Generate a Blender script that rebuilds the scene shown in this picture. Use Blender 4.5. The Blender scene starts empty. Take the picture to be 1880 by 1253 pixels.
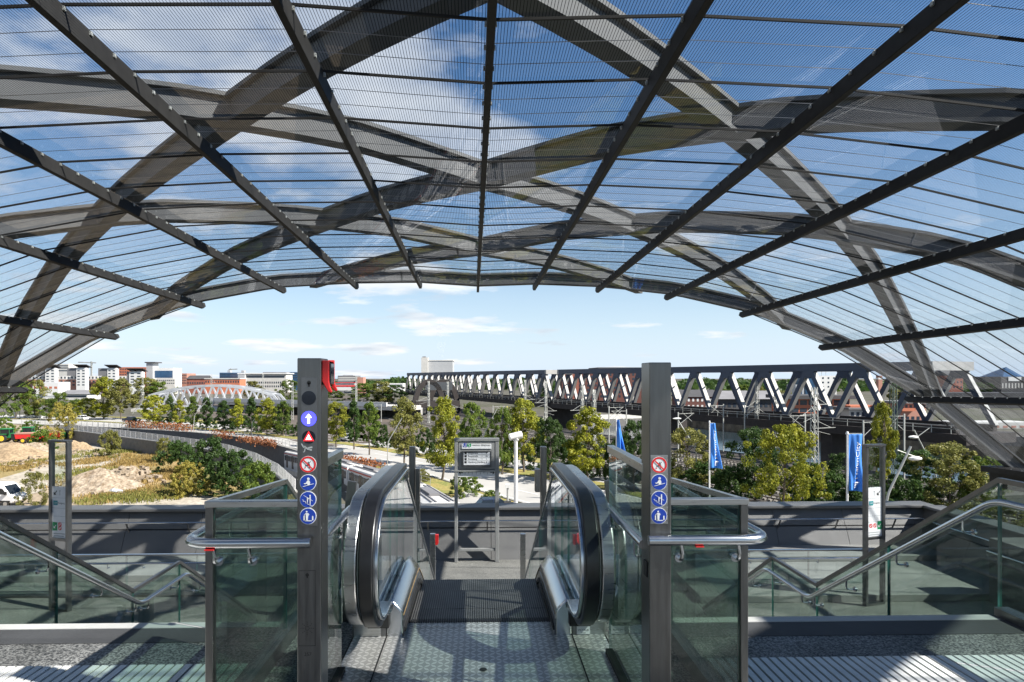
import bpy, bmesh, math, random
import numpy as np
from mathutils import Vector, Matrix
from mathutils.geometry import tessellate_polygon

rnd = random.Random(7)
S = bpy.context.scene
COL = S.collection
PI = math.pi
R = math.radians

# ------------------------------------------------------------------ view model
# eye 14 m above the street; the photo is 1880 x 1253 and its horizon lies at row 693
FPX, CX, HY, CZ, YAW = 1168.0, 911.0, 693.0, 14.0, 0.026
SY, CY = math.sin(YAW), math.cos(YAW)

def ray(px, py):
    a = (px - CX) / FPX
    return (SY + CY * a, CY - SY * a, (HY - py) / FPX)

def W(px, py, Y):                       # world point on a sight line, Y metres out
    d = ray(px, py); t = Y / d[1]
    return Vector((d[0] * t, Y, CZ + d[2] * t))

def G(px, py, z=0.0):                   # where a sight line meets the level z
    d = ray(px, py); t = (z - CZ) / d[2]
    return Vector((d[0] * t, d[1] * t, z))

def G2(px, py, z=0.0):
    p = G(px, py, z); return (p.x, p.y)

def mpp(P):                             # metres per photo pixel at a point
    return (P[0] * SY + P[1] * CY) / FPX

# ------------------------------------------------------------------ mesh builder
class MB:
    def __init__(s):
        s.v = []; s.f = []; s.m = []; s.uv = {}
    def add(s, vs, fs, mi=0):
        o = len(s.v); s.v += [tuple(p) for p in vs]
        for f in fs:
            s.f.append(tuple(i + o for i in f)); s.m.append(mi)
        return s
    def poly(s, pts, mi=0):
        return s.add(pts, [tuple(range(len(pts)))], mi)
    def box(s, x0, x1, y0, y1, z0, z1, mi=0):
        vs = [(x0,y0,z0),(x1,y0,z0),(x1,y1,z0),(x0,y1,z0),(x0,y0,z1),(x1,y0,z1),(x1,y1,z1),(x0,y1,z1)]
        return s.add(vs, [(0,3,2,1),(4,5,6,7),(0,1,5,4),(1,2,6,5),(2,3,7,6),(3,0,4,7)], mi)
    def rbox(s, c, sx, sy, sz, rz=0.0, mi=0):        # box on its base centre, turned about z
        co, si = math.cos(rz), math.sin(rz); vs = []
        for z in (0, sz):
            for (x, y) in ((-sx/2,-sy/2),(sx/2,-sy/2),(sx/2,sy/2),(-sx/2,sy/2)):
                vs.append((c[0]+x*co-y*si, c[1]+x*si+y*co, c[2]+z))
        return s.add(vs, [(0,3,2,1),(4,5,6,7),(0,1,5,4),(1,2,6,5),(2,3,7,6),(3,0,4,7)], mi)
    def beam(s, a, b, w, h=None, up=(0,0,1), mi=0):
        h = w if h is None else h
        a = Vector(a); b = Vector(b); d = (b - a).normalized(); u = Vector(up)
        if abs(d.dot(u)) > .98: u = Vector((0,1,0))
        r = d.cross(u).normalized(); u = r.cross(d)
        vs = []
        for p in (a, b):
            for (i, j) in ((-1,-1),(1,-1),(1,1),(-1,1)):
                vs.append(p + r*(i*w/2) + u*(j*h/2))
        return s.add(vs, [(0,1,2,3),(7,6,5,4),(0,4,5,1),(1,5,6,2),(2,6,7,3),(3,7,4,0)], mi)
    def sweep(s, pts, prof, up=(0,0,1), closed=False, mi=0, caps=True, mis=None):
        """sweep a closed 2-D outline (side, up) along a path with mitred corners"""
        P = [Vector(p) for p in pts]; n = len(P); k = len(prof); vs = []
        for i in range(n):
            a = P[i] - P[i-1] if (i > 0 or closed) else P[1] - P[0]
            b = P[(i+1) % n] - P[i] if (i < n-1 or closed) else P[-1] - P[-2]
            a = a.normalized(); b = b.normalized(); t = (a + b)
            t = t.normalized() if t.length > 1e-6 else a
            u = Vector(up[i]) if isinstance(up, list) else Vector(up)
            r = t.cross(u)
            if r.length < 1e-4: r = t.cross(Vector((1,0,0)))
            r.normalize(); u = r.cross(t)
            c = max(.35, t.dot(a))
            # widen in the bending plane
            bend = (b - a)
            bd = bend.normalized() if bend.length > 1e-5 else None
            for (x, y) in prof:
                o = r*x + u*y
                if bd is not None:
                    o = o + bd * (o.dot(bd) * (1/c - 1))
                vs.append(P[i] + o)
        fs = []; ms = []
        for i in range(n if closed else n-1):
            j = (i+1) % n
            for q in range(k):
                q2 = (q+1) % k
                fs.append((i*k+q, i*k+q2, j*k+q2, j*k+q)); ms.append(mis[q] if mis else mi)
        if caps and not closed:
            fs.append(tuple(range(k-1, -1, -1))); ms.append(mi)
            fs.append(tuple((n-1)*k+q for q in range(k))); ms.append(mi)
        o = len(s.v); s.v += [tuple(p) for p in vs]
        for f, m_ in zip(fs, ms):
            s.f.append(tuple(i+o for i in f)); s.m.append(m_)
        return s
    def tube(s, pts, r, n=8, mi=0, closed=False):
        return s.sweep(pts, [(r*math.cos(2*PI*i/n), r*math.sin(2*PI*i/n)) for i in range(n)], mi=mi, closed=closed)
    def cone(s, a, b, r0, r1, n=8, mi=0):
        a = Vector(a); b = Vector(b); d = (b-a).normalized()
        u = Vector((0,0,1)) if abs(d.z) < .95 else Vector((0,1,0))
        x = d.cross(u).normalized(); y = x.cross(d); vs = []
        for p, r in ((a, r0), (b, r1)):
            for i in range(n):
                t = 2*PI*i/n; vs.append(p + x*(r*math.cos(t)) + y*(r*math.sin(t)))
        fs = [(i, (i+1) % n, n+(i+1) % n, n+i) for i in range(n)] + [tuple(range(n-1,-1,-1)), tuple(range(n, 2*n))]
        return s.add(vs, fs, mi)
    def prism(s, pts, z0, z1, mi=0):                 # plan outline pulled up
        n = len(pts)
        a = sum(pts[i][0]*pts[(i+1)%n][1]-pts[(i+1)%n][0]*pts[i][1] for i in range(n))
        if a < 0: pts = pts[::-1]
        vs = [(p[0],p[1],z0) for p in pts] + [(p[0],p[1],z1) for p in pts]
        fs = [(i,(i+1)%n,n+(i+1)%n,n+i) for i in range(n)] + [tuple(range(n-1,-1,-1)), tuple(range(n,2*n))]
        return s.add(vs, fs, mi)
    def slab(s, pts, ax, a0, a1, mi=0):              # outline in the two other axes pulled along axis ax
        n = len(pts); vs = []
        for a in (a0, a1):
            for (p, q) in pts:
                vs.append((a,p,q) if ax == 0 else (p,a,q))
        fs = [(i,(i+1)%n,n+(i+1)%n,n+i) for i in range(n)] + [tuple(range(n-1,-1,-1)), tuple(range(n,2*n))]
        return s.add(vs, fs, mi)
    def disc(s, c, xa, ya, r, n=24, mi=0, r2=None):
        c = Vector(c); xa = Vector(xa); ya = Vector(ya)
        if r2 is None:
            return s.poly([c + xa*(r*math.cos(2*PI*i/n)) + ya*(r*math.sin(2*PI*i/n)) for i in range(n)], mi)
        vs = []
        for q in (r, r2):
            vs += [c + xa*(q*math.cos(2*PI*i/n)) + ya*(q*math.sin(2*PI*i/n)) for i in range(n)]
        return s.add(vs, [(i,(i+1)%n,n+(i+1)%n,n+i) for i in range(n)], mi)
    def fig(s, c, xa, ya, pts, mi=0):                # flat figure in local coordinates
        c = Vector(c); xa = Vector(xa); ya = Vector(ya)
        return s.poly([c + xa*x + ya*y for (x, y) in pts], mi)
    def stroke(s, c, xa, ya, p, q, w, mi=0):
        d = Vector((q[0]-p[0], q[1]-p[1])); n = Vector((-d.y, d.x)).normalized()*(w/2)
        return s.fig(c, xa, ya, [(p[0]+n.x,p[1]+n.y),(p[0]-n.x,p[1]-n.y),(q[0]-n.x,q[1]-n.y),(q[0]+n.x,q[1]+n.y)], mi)
    def text(s, body, size, c, xa, ya, mi=0, align='CENTER'):
        cu = bpy.data.curves.new('lettering', 'FONT'); cu.body = body; cu.size = size
        cu.align_x = align; cu.align_y = 'CENTER'
        ob = bpy.data.objects.new('lettering', cu); COL.objects.link(ob)
        bpy.context.view_layer.update()
        ev = ob.evaluated_get(bpy.context.evaluated_depsgraph_get()); me = ev.to_mesh()
        c = Vector(c); xa = Vector(xa); ya = Vector(ya)
        s.add([c + xa*v.co.x + ya*v.co.y for v in me.vertices], [tuple(p.vertices) for p in me.polygons], mi)
        ev.to_mesh_clear(); bpy.data.objects.remove(ob); bpy.data.curves.remove(cu)
        return s
    def build(s, name, mats, parent=None, smooth=False, bevel=0, loc=None, auto=None):
        me = bpy.data.meshes.new(name); me.from_pydata(s.v, [], s.f)
        if not isinstance(mats, (list, tuple)): mats = [mats]
        for m in mats: me.materials.append(m)
        if any(s.m): me.polygons.foreach_set('material_index', s.m)
        if s.uv:
            l = me.uv_layers.new(name='UVMap')
            for p in me.polygons:
                u = s.uv.get(p.index)
                if u:
                    for k, li in enumerate(p.loop_indices): l.data[li].uv = u[k]
        if smooth:
            me.polygons.foreach_set('use_smooth', [True]*len(me.polygons))
            try: me.set_sharp_from_angle(angle=R(auto or 40))
            except Exception: pass
        me.update()
        o = bpy.data.objects.new(name, me); COL.objects.link(o)
        if loc is not None: o.location = loc
        if parent is not None: o.parent = parent
        if bevel:
            b = o.modifiers.new('edge', 'BEVEL'); b.width = bevel; b.segments = 2; b.limit_method = 'ANGLE'; b.angle_limit = R(35)
        return o

def tag(o, label, cat, group=None):
    o['label'] = label; o['category'] = cat
    if group: o['group'] = group
    return o

def thing(name, label, cat, loc=(0,0,0), rz=0, group=None):
    o = bpy.data.objects.new(name, None); COL.objects.link(o)
    o.empty_display_size = .2
    o.location = loc; o.rotation_euler = (0,0,rz)
    return tag(o, label, cat, group)

def struct(o):
    o['kind'] = 'structure'; return o

def kids(o): return [c for c in bpy.data.objects if c.parent == o]

def copy_tree(o, parent=None):
    c = o.copy(); COL.objects.link(c); c.parent = parent
    for ch in kids(o): copy_tree(ch, c)
    return c

# ------------------------------------------------------------------ materials
def new_mat(name):
    m = bpy.data.materials.new(name); m.use_nodes = True
    nt = m.node_tree; nt.nodes.clear()
    out = nt.nodes.new('ShaderNodeOutputMaterial')
    return m, nt, out

def nd(nt, t, **k):
    n = nt.nodes.new(t)
    for a, b in k.items():
        if a == 'ins':
            for i, v in b.items(): n.inputs[i].default_value = v
        else: setattr(n, a, b)
    return n

def mth(nt, op, a, b=None, c=None, clamp=False):
    n = nt.nodes.new('ShaderNodeMath'); n.operation = op; n.use_clamp = clamp
    for i, x in enumerate((a, b, c)):
        if x is None: continue
        if isinstance(x, (int, float)): n.inputs[i].default_value = x
        else: nt.links.new(x, n.inputs[i])
    return n.outputs[0]

def mixc(nt, fac, a, b, mode='MIX'):
    n = nt.nodes.new('ShaderNodeMix'); n.data_type = 'RGBA'; n.blend_type = mode
    for s_, x in ((0, fac), (6, a), (7, b)):
        if isinstance(x, (int, float)): n.inputs[s_].default_value = x
        elif isinstance(x, tuple): n.inputs[s_].default_value = x if len(x) == 4 else (*x, 1)
        else: nt.links.new(x, n.inputs[s_])
    return n.outputs[2]

def ramp(nt, x, stops, interp='LINEAR'):
    n = nt.nodes.new('ShaderNodeValToRGB'); cr = n.color_ramp; cr.interpolation = interp
    while len(cr.elements) < len(stops): cr.elements.new(.5)
    for e, (p, c) in zip(cr.elements, stops):
        e.position = p; e.color = (c, c, c, 1) if isinstance(c, (int, float)) else (*c, 1)
    nt.links.new(x, n.inputs[0]); return n.outputs[0]

def noise(nt, vec, scale, detail=4, rough=.55):
    n = nt.nodes.new('ShaderNodeTexNoise'); n.inputs['Scale'].default_value = scale
    n.inputs['Detail'].default_value = detail; n.inputs['Roughness'].default_value = rough
    if vec is not None: nt.links.new(vec, n.inputs['Vector'])
    return n.outputs[0]

def objco(nt, scale=None):
    t = nt.nodes.new('ShaderNodeTexCoord').outputs['Object']
    if scale:
        mp = nt.nodes.new('ShaderNodeMapping'); mp.inputs['Scale'].default_value = scale
        nt.links.new(t, mp.inputs[0]); t = mp.outputs[0]
    return t

def princ(nt, out, col, rough=.5, metal=0.0, bump=None, bstr=.3, bdist=.01, spec=.5):
    p = nt.nodes.new('ShaderNodeBsdfPrincipled')
    for k, x in (('Base Color', col), ('Roughness', rough), ('Metallic', metal)):
        if isinstance(x, (int, float)): p.inputs[k].default_value = x
        elif isinstance(x, tuple): p.inputs[k].default_value = (*x, 1)
        else: nt.links.new(x, p.inputs[k])
    p.inputs['Specular IOR Level'].default_value = spec
    if bump is not None:
        b = nt.nodes.new('ShaderNodeBump'); b.inputs['Strength'].default_value = bstr; b.inputs['Distance'].default_value = bdist
        nt.links.new(bump, b.inputs['Height']); nt.links.new(b.outputs[0], p.inputs['Normal'])
    nt.links.new(p.outputs[0], out.inputs[0]); return p

def mat(name, col, rough=.6, metal=0.0, var=.25, scale=3.0, bstr=0.0, bscale=30.0, stretch=None, spec=.5, bdist=.01, rvar=.0):
    m, nt, out = new_mat(name)
    co = objco(nt, stretch)
    n1 = noise(nt, co, scale, 5, .6)
    f = ramp(nt, n1, [(.3, 1-var), (.7, 1+var*.6)])
    c = mixc(nt, 1.0, col, f, 'MULTIPLY')
    rr = rough
    if rvar:
        rr = mth(nt, 'ADD', mth(nt, 'MULTIPLY', mth(nt, 'SUBTRACT', n1, .5), rvar*2), rough, clamp=True)
    b = noise(nt, co, bscale, 4) if bstr else None
    princ(nt, out, c, rr, metal, b, bstr, bdist, spec)
    return m

def glass_mat(name, tint, f0=.06, rough=.0, dirt=0.0, stripes=None, refl=1.0):
    """thin pane: straight-through transmission plus a mirror reflection that rises at grazing angles"""
    m, nt, out = new_mat(name)
    lw = nd(nt, 'ShaderNodeLayerWeight'); lw.inputs[0].default_value = .5
    fac = mth(nt, 'ADD', mth(nt, 'MULTIPLY', mth(nt, 'POWER', lw.outputs['Facing'], 5.0), refl-f0), f0, clamp=True)
    tr = nd(nt, 'ShaderNodeBsdfTransparent'); tr.inputs[0].default_value = (*tint, 1)
    gl = nd(nt, 'ShaderNodeBsdfGlossy'); gl.inputs['Roughness'].default_value = rough; gl.inputs[0].default_value = (.95,.97,1,1)
    mx = nd(nt, 'ShaderNodeMixShader'); nt.links.new(fac, mx.inputs[0]); nt.links.new(tr.outputs[0], mx.inputs[1]); nt.links.new(gl.outputs[0], mx.inputs[2])
    res = mx.outputs[0]
    if dirt:
        di = nd(nt, 'ShaderNodeBsdfDiffuse'); di.inputs[0].default_value = (.5,.5,.47,1)
        co = objco(nt)
        d = ramp(nt, noise(nt, co, 1.3, 6, .7), [(.45, 0.0), (.85, dirt)])
        sp = ramp(nt, noise(nt, co, 60, 2, .5), [(.72, 0.0), (.78, dirt*2.5)])
        mx2 = nd(nt, 'ShaderNodeMixShader'); nt.links.new(mth(nt, 'ADD', d, sp, clamp=True), mx2.inputs[0])
        nt.links.new(res, mx2.inputs[1]); nt.links.new(di.outputs[0], mx2.inputs[2]); res = mx2.outputs[0]
    if stripes:
        pitch, duty = stripes
        uv = nd(nt, 'ShaderNodeUVMap'); sx = nd(nt, 'ShaderNodeSeparateXYZ'); nt.links.new(uv.outputs[0], sx.inputs[0])
        fr = mth(nt, 'FRACT', mth(nt, 'DIVIDE', sx.outputs[0], pitch))
        st = mth(nt, 'LESS_THAN', fr, duty)
        di = nd(nt, 'ShaderNodeBsdfDiffuse'); di.inputs[0].default_value = (.012,.013,.015,1)
        mx3 = nd(nt, 'ShaderNodeMixShader'); nt.links.new(st, mx3.inputs[0]); nt.links.new(res, mx3.inputs[1]); nt.links.new(di.outputs[0], mx3.inputs[2]); res = mx3.outputs[0]
    nt.links.new(res, out.inputs[0]); return m

def emit(name, col, s):
    m, nt, out = new_mat(name)
    e = nd(nt, 'ShaderNodeEmission'); e.inputs[0].default_value = (*col, 1); e.inputs[1].default_value = s
    nt.links.new(e.outputs[0], out.inputs[0]); return m

M = {}
M['steel'] = mat('brushed_steel', (.50,.50,.49), .30, 1.0, .12, 6, stretch=(1,1,14), rvar=.12)
M['steel_h'] = mat('brushed_steel_tube', (.56,.57,.58), .22, 1.0, .08, 5, rvar=.08)
M['steel_pillar'] = mat('weathered_steel', (.19,.187,.18), .34, 1.0, .16, 7, stretch=(7,7,.6), rvar=.12)
M['board_grey'] = mat('grey_board_paint', (.30,.30,.29), .5, .2, .1, 3)
M['steel_dark'] = mat('dark_steel', (.20,.20,.20), .35, .9, .2, 5, rvar=.1)
M['black_rubber'] = mat('black_rubber', (.012,.012,.013), .32, 0, .2, 20)
M['black'] = mat('black_gap', (.008,.008,.008), .7, 0, .1, 5)
M['rib'] = mat('dark_rib_paint', (.028,.027,.026), .6, 0, .25, 4, spec=.12)
M['arch'] = mat('grey_arch_paint', (.12,.121,.122), .7, 0, .18, .8, rvar=.1, spec=.15)
M['roofglass'] = glass_mat('lined_roof_glass', (.88,.93,.98), .035, 0, .012, (.036, .17), .5)
M['guardglass'] = glass_mat('green_guard_glass', (.655,.735,.695), .065, 0, .05)
M['clearglass'] = glass_mat('clear_side_glass', (.88,.93,.92), .06, 0, .03)
M['glassedge'] = mat('green_glass_edge', (.03,.12,.10), .15, 0, .1, 5)
M['concrete'] = mat('grey_concrete', (.25,.245,.23), .8, 0, .22, 1.2, .25, 40)
M['concrete_light'] = mat('pale_concrete', (.50,.49,.46), .8, 0, .2, 1.2, .2, 30)
M['concrete_dark'] = mat('dark_concrete', (.12,.118,.115), .75, 0, .25, 1.5, .2, 30)
M['panel'] = mat('grey_cladding_panel', (.15,.147,.143), .5, .25, .18, .7, rvar=.15)
M['nosing'] = mat('white_nosing', (.72,.71,.68), .7, 0, .12, 8)
M['white'] = mat('white_paint', (.64,.64,.63), .5, 0, .08, 2)
M['offwhite'] = mat('offwhite_render', (.50,.49,.465), .8, 0, .12, .3)
M['red'] = mat('red_plastic', (.55,.02,.02), .4, 0, .12, 3)
M['orange'] = mat('orange_line', (.26,.17,.07), .6, 0, .1, 8)
M['blue_sign'] = mat('blue_sign_film', (.012,.05,.36), .4, 0, .05, 8)
M['white_sign'] = mat('white_sign_film', (.80,.80,.80), .4, 0, .05, 8)
M['red_sign'] = mat('red_sign_film', (.70,.02,.02), .4, 0, .05, 8)
M['black_sign'] = mat('black_sign_film', (.015,.015,.015), .4, 0, .05, 8)
M['green_sign'] = mat('green_sign_film', (.01,.28,.10), .4, 0, .05, 8)
M['teal_sign'] = mat('teal_sign_film', (.02,.27,.30), .4, 0, .05, 8)
M['grey_sign'] = mat('grey_sign_film', (.40,.42,.42), .4, 0, .05, 8)
M['lens'] = mat('dark_lens', (.006,.01,.018), .08, 0, .05, 8)
M['blue_lamp'] = emit('blue_signal_light', (.06,.06,1.0), 1.5)
M['white_lamp'] = emit('white_signal_light', (.9,.92,1.0), 1.3)
M['red_lamp'] = emit('red_signal_light', (.85,.03,.04), .9)
M['navy'] = mat('navy_bridge_paint', (.022,.040,.080), .5, 0, .22, .35, rvar=.1)
M['bridge_light'] = mat('pale_bridge_paint', (.32,.315,.30), .6, 0, .2, .5)  # pale tone paints sunlight onto the truss members
M['bridge_grey'] = mat('pale_grey_bridge_paint', (.38,.40,.43), .5, 0, .15, .4)
M['rust'] = mat('dark_rusty_steel', (.028,.023,.022), .8, .1, .4, .8)
M['mast'] = mat('galvanised_mast', (.38,.39,.37), .55, .3, .25, 1)
M['mast_dark'] = mat('green_mast_paint', (.05,.075,.06), .6, 0, .25, 1)
M['asphalt'] = mat('asphalt', (.34,.335,.32), .9, 0, .18, .12, .1, 12)
M['asphalt_dark'] = mat('dark_asphalt', (.06,.06,.062), .85, 0, .25, 1.5, .2, 40)
M['marking'] = mat('road_marking', (.70,.70,.68), .8, 0, .15, 1)
M['kerb'] = mat('kerb_stone', (.40,.39,.37), .85, 0, .2, .8)
M['ballast'] = mat('track_ballast', (.040,.036,.032), .95, 0, .5, .8, .6, 6)
M['rust_tan'] = mat('stained_sheet_pile', (.17,.14,.10), .85, 0, .6, .5)
M['rail_yard'] = mat('rusty_rail_yard', (.085,.068,.055), .95, 0, .5, .1, .3, 2)
M['rail'] = mat('rail_steel', (.30,.27,.25), .35, .9, .2, .3)
M['sleeper'] = mat('concrete_sleeper', (.20,.19,.175), .9, 0, .2, 1)
M['bark'] = mat('bark', (.10,.08,.06), .9, 0, .3, 3, .6, 8)
M['brick'] = mat('red_brick', (.27,.095,.065), .85, 0, .25, .25)
M['brick_pale'] = mat('pale_red_brick', (.40,.20,.15), .85, 0, .2, .1)
M['brick_dark'] = mat('dark_red_brick', (.13,.05,.04), .85, 0, .25, .2)
M['brick_orange'] = mat('orange_brick', (.46,.15,.08), .8, 0, .2, .1)
M['roof_grey'] = mat('grey_roofing', (.17,.17,.18), .8, 0, .2, .1)
M['roof_dark'] = mat('dark_roofing', (.055,.055,.06), .8, 0, .25, .2)
M['roof_red'] = mat('red_roof_tiles', (.30,.09,.05), .8, 0, .25, .2)
M['window'] = mat('dark_window_glass', (.035,.05,.07), .12, 0, .3, .2)
M['window_blue'] = mat('blue_window_glass', (.04,.09,.17), .12, 0, .3, .15)
M['grey_clad'] = mat('grey_metal_cladding', (.45,.46,.47), .5, .2, .1, .06)
M['carpaint_white'] = mat('white_car_paint', (.78,.78,.78), .25, 0, .04, 2)
M['carpaint_dark'] = mat('dark_blue_car_paint', (.02,.03,.06), .2, .2, .1, 2)
M['tyre'] = mat('tyre_rubber', (.02,.02,.02), .8, 0, .2, 5)
M['rim'] = mat('alloy_rim', (.50,.50,.50), .35, .8, .1, 5)
M['carglass'] = mat('dark_car_glass', (.012,.016,.02), .06, 0, .1, 5)
M['headlight'] = mat('clear_headlight', (.65,.67,.70), .1, .3, .1, 5)
M['green_paint'] = mat('green_tractor_paint', (.02,.17,.05), .4, 0, .15, 2)
M['yellow_paint'] = mat('yellow_wheel_paint', (.65,.45,.03), .45, 0, .1, 2)
M['flag'] = mat('blue_flag_cloth', (.035,.19,.60), .75, 0, .12, 1.5, .3, 5)
M['train_white'] = mat('white_train_paint', (.70,.70,.69), .35, 0, .1, .6)
M['train_roof'] = mat('pale_train_roof', (.60,.59,.57), .55, 0, .18, .8)
M['train_door'] = mat('dark_train_door', (.10,.085,.08), .25, .1, .3, 1)
M['train_red'] = mat('red_train_stripe', (.50,.05,.03), .4, 0, .12, 1)
M['hedge_red'] = None

def two_tone(name, c1, c2, scale, lo=.4, hi=.6, rough=.9, detail=6, fine=None, bstr=.0, bscale=20):
    m, nt, out = new_mat(name); co = objco(nt)
    f = ramp(nt, noise(nt, co, scale, detail, .62), [(lo, 0.0), (hi, 1.0)])
    c = mixc(nt, f, c1, c2)
    if fine:
        g = ramp(nt, noise(nt, co, fine, 3, .6), [(.3, .6), (.7, 1.3)])
        c = mixc(nt, 1.0, c, g, 'MULTIPLY')
    princ(nt, out, c, rough, 0, noise(nt, co, bscale, 4) if bstr else None, bstr, .02, .3)
    return m
M['granite'] = two_tone('speckled_granite', (.045,.045,.045), (.27,.265,.25), 75, .42, .60, .6, 3, 2.0, .2, 90)
M['lowfloor'] = two_tone('worn_stone_floor', (.15,.147,.135), (.225,.22,.20), .9, .35, .65, .75, 6, 45, .1, 60)
M['ground'] = two_tone('urban_ground', (.095,.088,.075), (.06,.062,.035), .02, .42, .6, .95, 8, .5)
M['dirt'] = two_tone('sandy_dirt', (.31,.255,.185), (.22,.17,.11), .10, .35, .7, .95, 8, 2.2, .5, 2)
M['sand'] = two_tone('pale_sand', (.31,.235,.15), (.20,.145,.09), .35, .4, .7, .95, 8, 3.0, .6, 3)
M['track_path'] = two_tone('pale_gravel_track', (.38,.345,.29), (.27,.24,.185), .15, .4, .7, .95, 8, 1.8, .3, 3)
M['grass_ground'] = two_tone('patchy_dry_grass', (.15,.135,.045), (.32,.225,.105), .12, .38, .65, .95, 8, 2.5, .6, 3)
M['verge'] = two_tone('yellow_verge_grass', (.17,.18,.05), (.30,.23,.08), .3, .4, .65, .95, 8, 3.0, .4, 3)
M['rubble'] = two_tone('white_rubble', (.33,.275,.21), (.15,.11,.07), 1.4, .4, .65, .95, 8, 4.0, .8, 5)

def each(pieces, name, mt, root, O=None, **k):
    """one part per piece; a piece is a function drawing into a builder"""
    for fn in pieces:
        m = MB(); fn(m)
        if O is not None: m.v = [tuple(Vector(v)-O) for v in m.v]
        m.build(name, mt, root, **k)
def chequer():
    m, nt, out = new_mat('chequer_plate')
    co = objco(nt); sx = nd(nt, 'ShaderNodeSeparateXYZ'); nt.links.new(co, sx.inputs[0])
    def loz(u, v, a, b):
        # one family of long tear-shaped studs
        fu = mth(nt, 'ABSOLUTE', mth(nt, 'SUBTRACT', mth(nt, 'FRACT', u), .5))
        fv = mth(nt, 'ABSOLUTE', mth(nt, 'SUBTRACT', mth(nt, 'FRACT', v), .5))
        return mth(nt, 'ADD', mth(nt, 'MULTIPLY', fu, a), mth(nt, 'MULTIPLY', fv, b))
    P = 1/.052
    u = mth(nt, 'MULTIPLY', mth(nt, 'ADD', sx.outputs[0], sx.outputs[1]), P*.7)
    v = mth(nt, 'MULTIPLY', mth(nt, 'SUBTRACT', sx.outputs[0], sx.outputs[1]), P*.7)
    l1 = mth(nt, 'LESS_THAN', loz(u, v, 2.1, 5.4), 1.0)
    u2 = mth(nt, 'ADD', u, .5); v2 = mth(nt, 'ADD', v, .5)
    l2 = mth(nt, 'LESS_THAN', loz(u2, v2, 5.4, 2.1), 1.0)
    h = mth(nt, 'MAXIMUM', l1, l2)
    n = noise(nt, co, 2.2, 6, .65)
    base = ramp(nt, n, [(.3, (.30,.295,.28)), (.7, (.50,.49,.47))])
    c = mixc(nt, h, base, mixc(nt, .6, base, (.86,.85,.82)))
    princ(nt, out, c, mth(nt, 'ADD', mth(nt, 'MULTIPLY', n, .3), .20), .55, h, .9, .004)
    return m
M['chequer'] = chequer()

def treads():
    m, nt, out = new_mat('grooved_tread'); co = objco(nt); sx = nd(nt, 'ShaderNodeSeparateXYZ'); nt.links.new(co, sx.inputs[0])
    fr = mth(nt, 'FRACT', mth(nt, 'MULTIPLY', sx.outputs[0], 1/.0155))
    st = mth(nt, 'LESS_THAN', fr, .5)
    n = noise(nt, co, 7, 4)
    c = mixc(nt, st, (.012,.012,.012), ramp(nt, n, [(.3, (.09,.088,.085)), (.7, (.17,.165,.16))]))
    princ(nt, out, c, .5, .5, st, .6, .006); return m
M['tread'] = treads()

def water():
    m, nt, out = new_mat('canal_water'); co = objco(nt, (1,1,1))
    princ(nt, out, (.02,.035,.045), .06, 0, noise(nt, co, .6, 5), .25, .25, .6); return m
M['water'] = water()

def leaf(name, c1, c2, c3):
    m, nt, out = new_mat(name)
    g = nd(nt, 'ShaderNodeNewGeometry'); r = g.outputs['Random Per Island']
    nz = noise(nt, objco(nt), 4.5, 3, .6)
    r = mth(nt, 'ADD', mth(nt, 'MULTIPLY', r, .45), mth(nt, 'MULTIPLY', mth(nt, 'SUBTRACT', nz, .28), 1.25), clamp=True)
    c = ramp(nt, r, [(0, c1), (.55, c2), (1, c3)])
    oi = nd(nt, 'ShaderNodeObjectInfo')
    hs = nd(nt, 'ShaderNodeHueSaturation'); nt.links.new(c, hs.inputs['Color'])
    nt.links.new(mth(nt, 'ADD', mth(nt, 'MULTIPLY', oi.outputs['Random'], .35), .82), hs.inputs['Value'])
    d = nd(nt, 'ShaderNodeBsdfPrincipled'); nt.links.new(hs.outputs[0], d.inputs['Base Color'])
    d.inputs['Roughness'].default_value = .55; d.inputs['Specular IOR Level'].default_value = .25
    t = nd(nt, 'ShaderNodeBsdfTranslucent'); nt.links.new(hs.outputs[0], t.inputs[0])
    mx = nd(nt, 'ShaderNodeMixShader'); mx.inputs[0].default_value = .35
    nt.links.new(d.outputs[0], mx.inputs[1]); nt.links.new(t.outputs[0], mx.inputs[2]); nt.links.new(mx.outputs[0], out.inputs[0])
    return m
L = {
 'yellow': leaf('yellow_green_leaves', (.085,.12,.016), (.25,.265,.024), (.46,.42,.05)),
 'green':  leaf('mid_green_leaves', (.035,.075,.015), (.105,.16,.024), (.24,.27,.04)),
 'dark':   leaf('dark_green_leaves', (.022,.052,.013), (.045,.088,.018), (.085,.13,.03)),
 'olive':  leaf('olive_leaves', (.09,.105,.028), (.18,.18,.045), (.30,.27,.08)),
 'gold':   leaf('golden_leaves', (.18,.17,.03), (.30,.26,.05), (.42,.35,.09)),
 'rust':   leaf('rusty_leaves', (.16,.06,.03), (.28,.11,.05), (.38,.18,.07)),
 'straw':  leaf('straw_blades', (.17,.13,.045), (.33,.23,.08), (.44,.33,.13)),
}

# ================================================================== STATION
ZF = CZ - 1.636          # upper landing
ZL = CZ - 4.72           # lower concourse
YE = 4.27                # edge of the upper landing
SL = .617                # stair pitch
XO, XI = 3.5, 1.20       # outer and inner stair guards

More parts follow.
